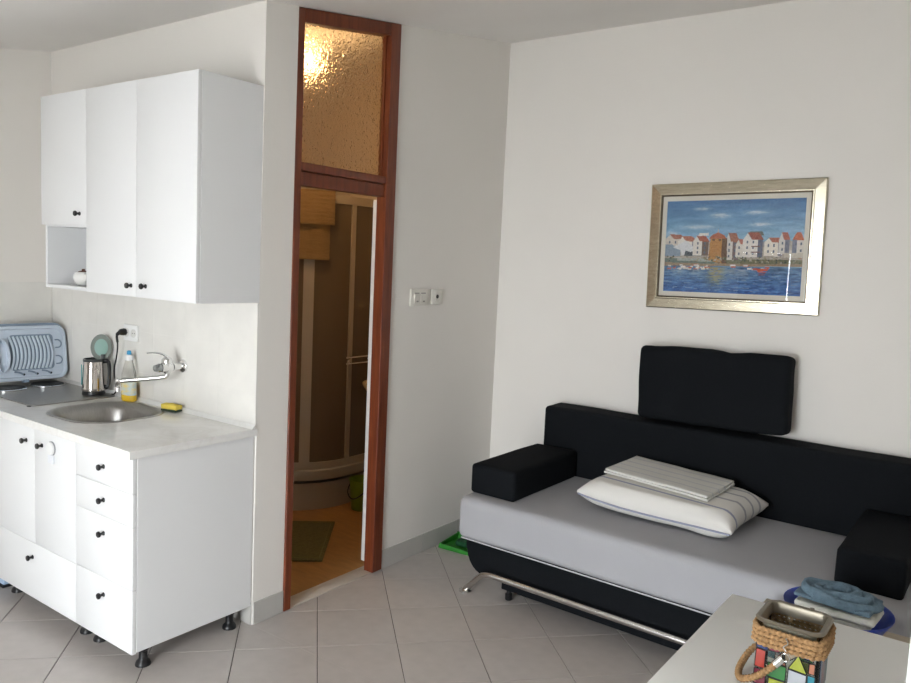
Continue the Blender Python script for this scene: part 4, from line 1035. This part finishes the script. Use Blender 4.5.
# coiled towel: spiral strip standing in loops, flattened
sp_pts = []
for k in range(70):
    a = k*2*PI/22; r_ = 0.020+0.0265*k/22
    sp_pts.append((r_*1.28*math.cos(a), r_*0.92*math.sin(a)))
bm = B()
ring = []
for k, (x, y) in enumerate(sp_pts):
    p0 = Vector(sp_pts[max(k-1, 0)]); p1 = Vector(sp_pts[min(k+1, len(sp_pts)-1)]); t_ = (p1-p0).normalized(); nn = Vector((t_.y, -t_.x))
    hgt = 0.042+0.007*math.sin(k*0.35)-0.016*max(0, (k-50)/20); tk = 0.0115
    wv = 0.003*math.sin(k*1.3)
    ring.append([bm.verts.new((x+nn.x*s_*tk, y+nn.y*s_*tk, z_)) for s_, z_ in ((-0.6, 0.004), (-1, 0.012), (-1, hgt-0.012), (-0.6, hgt-0.003+wv), (0, hgt+wv), (0.6, hgt-0.003+wv), (1, hgt-0.012), (1, 0.012), (0.6, 0.004))])
for a, b in zip(ring, ring[1:]):
    n = len(a)
    for k in range(n): bm.faces.new((a[k], a[(k+1) % n], b[(k+1) % n], b[k]))
bm.faces.new(ring[0][::-1]); bm.faces.new(ring[-1])
finish('roll', bm, M_TB, t2, 80)
bm = B(); soft_box(bm, -0.125, 0.120, -0.085, 0.085, 0.0, 0.014, 0.007, 6, 0.004, 1.0, 12); finish('under_fold', bm, M_TB, t2, 80)

# lantern
LX, LY = -0.338, 1.790
ln = thing('glass_lantern', 'square glass lantern with painted houses and jute rope wound round the rim', 'lantern', (LX, LY, TBZ))
LH, LWd, LDp, LR = 0.150, 0.066, 0.062, 0.022
def lr(s, z): return [(x, y, z) for x, y in rrect(-LWd-s, LWd+s, -LDp-s, LDp+s, LR+s, 5)]
bm = B(); loft(bm, [lr(-0.004, 0.001), lr(0, 0.005), lr(0, LH), lr(-0.0025, LH+0.0015), lr(-0.005, LH), lr(-0.005, 0.010)])
mlg = clear_glass('lantern_glass', (0.95, 0.97, 0.95), 0.0); finish('glass_body', bm, mlg, ln, 40)
M_GREYM = mat('bronze_metal_rim', (0.26, 0.23, 0.18), 0.38, metal=0.8)
bm = B(); loft(bm, [lr(-0.0055, LH-0.016), lr(-0.0055, LH+0.003), lr(0.004, LH+0.003), lr(0.006, LH+0.006), lr(0.002, LH+0.010), lr(-0.006, LH+0.009), lr(-0.0085, LH+0.004), lr(-0.0085, LH-0.016)], False, False); finish('rim_band', bm, M_GREYM, ln, 40)
for k in range(4):
    z = LH-0.011-0.0104*k
    path = smooth_path([(x, y, z+0.0010*math.sin(i*2.1+k)) for i, (x, y) in enumerate(rrect(-LWd-0.005, LWd+0.005, -LDp-0.005, LDp+0.005, LR+0.005, 4))], 2, True)
    bm = B(); n_ = len(path)
    # twisted strands: radius ripples along the rope
    pts = []
    for i in range(n_): 
        a, b = path[i], path[(i+1) % n_]; m_ = max(1, int((b-a).length/0.0022))
        for j in range(m_): pts.append(a+(b-a)*(j/m_))
    tube(bm, pts, [0.0056+0.0012*math.sin(i*1.25+k) for i in range(len(pts))], 7, closed=True)
    finish('rope_wrap', bm, M_ROPE, ln, 80)
# rope handle hanging down round the left side
hp = smooth_path([(-0.006, -LDp-0.017, LH-0.062), (-0.022, -LDp-0.024, LH-0.082), (-0.050, -LDp-0.028, LH-0.110), (-0.082, -LDp-0.018, LH-0.130), (-0.100, -0.036, LH-0.138), (-0.102, 0.004, LH-0.130), (-0.092, 0.040, LH-0.112), (-0.058, LDp+0.014, LH-0.085), (-0.010, LDp+0.012, LH-0.050)], 24)
bm = B(); tube(bm, hp, [0.0072+0.0012*math.sin(i*1.25) for i in range(len(hp))], 8); hd_ = finish('rope_handle', bm, M_ROPE, ln, 80)
bm = B(); d0 = (hp[10]-hp[0]).normalized(); tube(bm, [hp[0]-d0*0.006, hp[0]+d0*0.016], 0.0088, 14); finish('ferrule', bm, M_CHROME, hd_)
bm = B()
rc = Vector((0.004, -LDp-0.0155, LH-0.052)); tube(bm, [rc+Vector((0.0085*math.cos(a), -0.004, 0.0085*math.sin(a))) for a in [2*PI*k/20 for k in range(20)]], 0.0014, 8, True)
tube(bm, smooth_path([(0.0, -LDp-0.012, LH-0.014), (0.006, -LDp-0.0165, LH-0.022), (-0.002, -LDp-0.0165, LH-0.032), (0.004, -LDp-0.0165, LH-0.040)]), 0.0016, 8); finish('hook_ring', bm, M_CHROME, ln)
bm = B(); tube(bm, [(-0.05, LDp+0.004, LH+0.008), (0.02, LDp+0.004, LH+0.008)], 0.0022, 8); lathe(bm, [(0.005, LH+0.0), (0.005, LH+0.012), (0, LH+0.013)], 12, (0.022, LDp+0.003, 0)); finish('wire_bail', bm, M_GREYM, ln)
# painted houses: thin glass-paint patches with raised black outlines, front and back
def paint_mat(nm, c): return mat('glass_paint_'+nm, c, 0.25, spec=0.6)
PM = dict(red=paint_mat('red', (0.38, 0.045, 0.03)), lime=paint_mat('lime', (0.34, 0.38, 0.04)), green=paint_mat('green', (0.04, 0.20, 0.05)), navy=paint_mat('navy', (0.015, 0.03, 0.12)),
          blue=paint_mat('blue', (0.05, 0.14, 0.32)), tan=paint_mat('tan', (0.36, 0.30, 0.21)), terra=paint_mat('terracotta', (0.42, 0.16, 0.09)), grey=paint_mat('grey', (0.45, 0.47, 0.50)), teal=paint_mat('teal', (0.03, 0.22, 0.28)), maroon=paint_mat('maroon', (0.20, 0.03, 0.05)))
M_LEAD = mat('black_outline_paint', (0.006, 0.006, 0.006), 0.4)
cells = [('navy', [(-.060,.094),(-.036,.092),(-.036,.110),(-.062,.112)]), ('red', [(-.061,.050),(-.040,.050),(-.040,.090),(-.060,.092)]), ('maroon', [(-.034,.094),(-.012,.096),(-.014,.108),(-.034,.108)]),
         ('terra', [(-.020,.070),(.004,.070),(-.008,.098)]), ('green', [(-.034,.036),(.004,.036),(.004,.068),(-.034,.068)]), ('tan', [(.002,.078),(.024,.100),(.018,.110),(-.008,.110),(-.004,.100)]),
         ('lime', [(.008,.068),(.046,.066),(.026,.103)]), ('grey', [(.008,.030),(.045,.030),(.045,.064),(.008,.066)]), ('blue', [(.032,.100),(.048,.098),(.048,.112),(.028,.112)]), ('terra', [(.048,.070),(.060,.070),(.060,.094),(.048,.092)]),
         ('maroon', [(-.061,.012),(-.036,.012),(-.036,.046),(-.061,.046)]), ('teal', [(.047,.020),(.062,.020),(.062,.066),(.047,.066)]), ('lime', [(-.030,.010),(.004,.010),(.004,.034),(-.030,.034)])]
for side in (-1, 1):
    y = side*(LDp+0.0004); out = B()
    for nm, pts in cells:
        if side > 0 and max(z for x, z in pts) > 0.07: continue      # upper half of the back is left clear
        P = [(x*side*-1, y, z) for x, z in pts]
        bm = B(); prism(bm, P, (0, side*0.0006, 0)); finish('glass_paint', bm, PM[nm], ln, smooth=0)
        for i in range(len(P)):
            a, b = Vector(P[i-1]), Vector(P[i]); a.y = b.y = y+side*0.0008; tube(out, [a, b], 0.0011, 6)
    finish('outline', out, M_LEAD, ln)
for side in (-1, 1):
    x = side*(LWd+0.0004)
    for k, (nm, y0, y1, z0, z1) in enumerate((('blue', -.038, -.010, .020, .100), ('red', -.008, .014, .020, .085), ('teal', .016, .038, .020, .105))):
        bm = B(); prism(bm, [(x, y0, z0), (x, y1, z0), (x, y1, z1), (x, (y0+y1)/2, z1+0.012), (x, y0, z1)], (side*0.0006, 0, 0)); finish('glass_paint', bm, PM[nm], ln, smooth=0)

# ================================================================== BATHROOM CONTENTS
sh = thing('shower_cabin', 'curved corner shower cabin with brown tinted panes seen through the bathroom door', 'shower', (-3.95, 3.655, 0))
SRD = 0.470; X_, Y_ = -0.345, 0.330      # corner offsets from the arc centre to the two walls
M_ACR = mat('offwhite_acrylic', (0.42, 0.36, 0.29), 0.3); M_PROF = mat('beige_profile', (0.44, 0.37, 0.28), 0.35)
def quad(r, z, n=18): return [(X_, -r, z), ] + [(r*math.cos(a), r*math.sin(a), z) for a in [-PI/2+PI/2*k/n for k in range(n+1)]] + [(r, Y_, z), (X_, Y_, z)]
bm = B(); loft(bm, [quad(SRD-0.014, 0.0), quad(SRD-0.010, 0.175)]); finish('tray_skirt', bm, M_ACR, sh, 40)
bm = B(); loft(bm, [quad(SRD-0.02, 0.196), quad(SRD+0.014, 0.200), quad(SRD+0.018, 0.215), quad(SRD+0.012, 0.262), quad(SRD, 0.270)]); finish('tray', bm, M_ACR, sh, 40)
def arcwall(bm, r0, r1, a0, a1, z0, z1, n=14):
    lo = [(r*math.cos(a), r*math.sin(a)) for r, rng in ((r1, range(n+1)), (r0, range(n, -1, -1))) for a in [a0+(a1-a0)*k/n for k in rng]]
    prism(bm, [(x, y, z0) for x, y in lo], (0, 0, z1-z0))
ZS0, ZS1 = 0.270, 2.005
for za, zb in ((ZS0, ZS0+0.045), (ZS1-0.05, ZS1)):
    n_ = 14; pa = [(X_, -SRD-0.004)] + [((SRD+0.004)*math.cos(a), (SRD+0.004)*math.sin(a)) for a in [-PI/2+PI/2*k/n_ for k in range(n_+1)]] + [(SRD+0.004, Y_)]
    pb = [(SRD-0.022, Y_)] + [((SRD-0.022)*math.cos(a), (SRD-0.022)*math.sin(a)) for a in [-PI/2*k/n_ for k in range(n_+1)]] + [(X_, -SRD+0.022)]
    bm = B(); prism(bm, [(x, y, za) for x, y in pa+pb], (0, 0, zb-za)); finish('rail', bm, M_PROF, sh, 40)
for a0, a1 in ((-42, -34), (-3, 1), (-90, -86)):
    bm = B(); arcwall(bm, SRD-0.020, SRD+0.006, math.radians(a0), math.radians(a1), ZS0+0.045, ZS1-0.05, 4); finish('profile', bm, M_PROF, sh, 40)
bm = B(); arcwall(bm, SRD-0.010, SRD-0.006, math.radians(-86), math.radians(-42), ZS0+0.045, ZS1-0.05); finish('pane', bm, M_SHOWERGLASS, sh, 40)
bm = B(); arcwall(bm, SRD-0.010, SRD-0.006, math.radians(-34), math.radians(-3), ZS0+0.045, ZS1-0.05); finish('pane', bm, M_SHOWERGLASS, sh, 40)
bm = B(); box(bm, SRD-0.010, SRD-0.006, 0.012, Y_, ZS0+0.045, ZS1-0.05); finish('pane', bm, M_SHOWERGLASS, sh, 40)
bm = B(); tube(bm, [(SRD+0.03, -0.075, 0.985), (SRD+0.03, 0.20, 0.985)], 0.006, 8); tube(bm, [(SRD+0.03, -0.075, 0.945), (SRD+0.03, 0.20, 0.945)], 0.005, 8)
for y in (-0.03, 0.15): tube(bm, [(SRD+0.002, y, 0.965), (SRD+0.03, y, 0.985)], 0.005, 8); tube(bm, [(SRD+0.002, y, 0.965), (SRD+0.03, y, 0.945)], 0.005, 8)
finish('towel_bar', bm, M_CHROME, sh)
# two beige towels over the shower rail
M_BT = mat('beige_ribbed_towel', (0.33, 0.205, 0.09), 0.95, var=0.15, vscale=20, stretch=(1, 1, 8), bump=0.6, bscale=60)
def hang(parent, name, a0, a1, z0, z1, r, seed):
    n, mz = 14, 26; bm = B(); F = []; 
    for i in range(n+1):
        a = math.radians(a0+(a1-a0)*i/n); col = []
        for j in range(mz+1):
            z = z0+(z1-z0)*j/mz; rr_ = r+0.006*math.sin(i*1.1+seed)+0.0022*math.sin(j*2.0)
            col.append((rr_*math.cos(a), rr_*math.sin(a), z))
        F.append(col)
    th = 0.012
    f = [[bm.verts.new(p) for p in c] for c in F]; g = [[bm.verts.new((p[0]*(1-th/r), p[1]*(1-th/r), p[2])) for p in c] for c in F]
    for i in range(n):
        for j in range(mz): bm.faces.new((f[i][j], f[i+1][j], f[i+1][j+1], f[i][j+1])); bm.faces.new((g[i][j+1], g[i+1][j+1], g[i+1][j], g[i][j]))
        bm.faces.new((f[i][0], g[i][0], g[i+1][0], f[i+1][0])); bm.faces.new((f[i+1][mz], g[i+1][mz], g[i][mz], f[i][mz]))
    for j in range(mz): bm.faces.new((f[0][j], f[0][j+1], g[0][j+1], g[0][j])); bm.faces.new((f[n][j+1], f[n][j], g[n][j], g[n][j+1]))
    return finish(name, bm, M_BT, parent, 60)
tw = thing('hanging_towel', 'beige ribbed towel hung over the shower cabin rail', 'towel', (-3.95, 3.655, 0))
bm = B(); arcwall(bm, SRD-0.045, SRD+0.044, math.radians(-60), math.radians(-22), 2.0065, 2.024); finish('top_fold', bm, M_BT, tw, 50)
hang(tw, 'outer_fall', -60, -22, 1.815, 2.022, SRD+0.058, 0.4); hang(tw, 'inner_fall', -60, -24, 1.600, 2.0055, SRD+0.036, 1.9)
# basin with its edge just showing beyond the shower
wb = thing('washbasin', 'small cream washbasin just showing beside the bathroom door edge', 'washbasin', (-3.065, 3.680, 0))
bm = B(); lathe(bm, [(0.06, 0.70), (0.14, 0.74), (0.215, 0.81), (0.238, 0.845), (0.240, 0.860), (0.225, 0.862), (0.205, 0.835), (0.13, 0.77), (0, 0.755)], 32); finish('bowl', bm, mat('cream_ceramic', (0.72, 0.55, 0.30), 0.2), wb)
bm = B(); box(bm, -0.10, 0.10, 0.06, 0.306, 0.66, 0.76, 0.01); finish('bracket', bm, MATS['cream_ceramic'], wb)
# green bucket
bk = thing('green_bucket', 'lime green plastic bucket on the bathroom floor beside the shower', 'bucket', (-3.345, 3.665, 0))
M_LIME = mat('lime_plastic', (0.20, 0.30, 0.02), 0.4)
bm = B(); lathe(bm, [(0.068, 0.001), (0.070, 0.004), (0.085, 0.190), (0.090, 0.192), (0.090, 0.200), (0.083, 0.200), (0.067, 0.008), (0, 0.008)], 26); finish('pail', bm, M_LIME, bk)
bm = B(); tube(bm, smooth_path([(-0.088, 0, 0.19), (-0.06, -0.075, 0.12), (0, -0.094, 0.085), (0.06, -0.075, 0.12), (0.088, 0, 0.19)]), 0.0035, 8); finish('bail', bm, M_BLACKPL, bk)
# bath mat
dv = Vector((0.398, -0.496, 0)).normalized(); pv = Vector((-dv.y, dv.x, 0))*-1
pv = Vector((-0.75, -0.66, 0)).normalized()
mm = thing('bath_mat', 'dark olive green bath mat on the orange bathroom floor', 'mat', (-3.25, 2.92, 0), 0.0)
c0 = Vector((-3.271, 3.346, 0)); pts = [c0, c0+dv*0.625, c0+dv*0.625+pv*0.40, c0+pv*0.40]
bm = B(); prism(bm, [(p.x+3.25, p.y-2.92, 0.001) for p in pts], (0, 0, 0.011), 0.004, 2); finish('pile', bm, mat('olive_mat_pile', (0.150, 0.135, 0.048), 0.95, var=0.3, vscale=60, bump=0.6, bscale=150), mm)
bm = B(); cc = sum(pts, Vector())/4
bm2 = [(p-cc)*0.90+cc for p in pts]
for i in range(4): tube(bm, [bm2[i-1]+Vector((3.25, -2.92, 0.012)), bm2[i]+Vector((3.25, -2.92, 0.012))], 0.003, 6)
finish('border', bm, mat('olive_border', (0.165, 0.15, 0.055), 0.9), mm)
# warm lamp under the bathroom ceiling
lamp = thing('bathroom_lamp', 'glowing warm globe lamp behind the obscure transom glass', 'lamp', (-3.20, 2.926, 2.640))
bm = B(); bmesh.ops.create_uvsphere(bm, u_segments=24, v_segments=14, radius=0.050); finish('globe', bm, mat('glowing_warm_globe', (1, 0.8, 0.5), 0.4, emit=(1.0, 0.64, 0.30), estr=105.0), lamp, 80)
bm = B(); lathe(bm, [(0.030, 0.0455), (0.030, 0.085), (0.045, 0.090), (0.045, CZ(2.926)-2.640-0.008)], 20); finish('ceiling_rose', bm, M_WHITEPL, lamp)
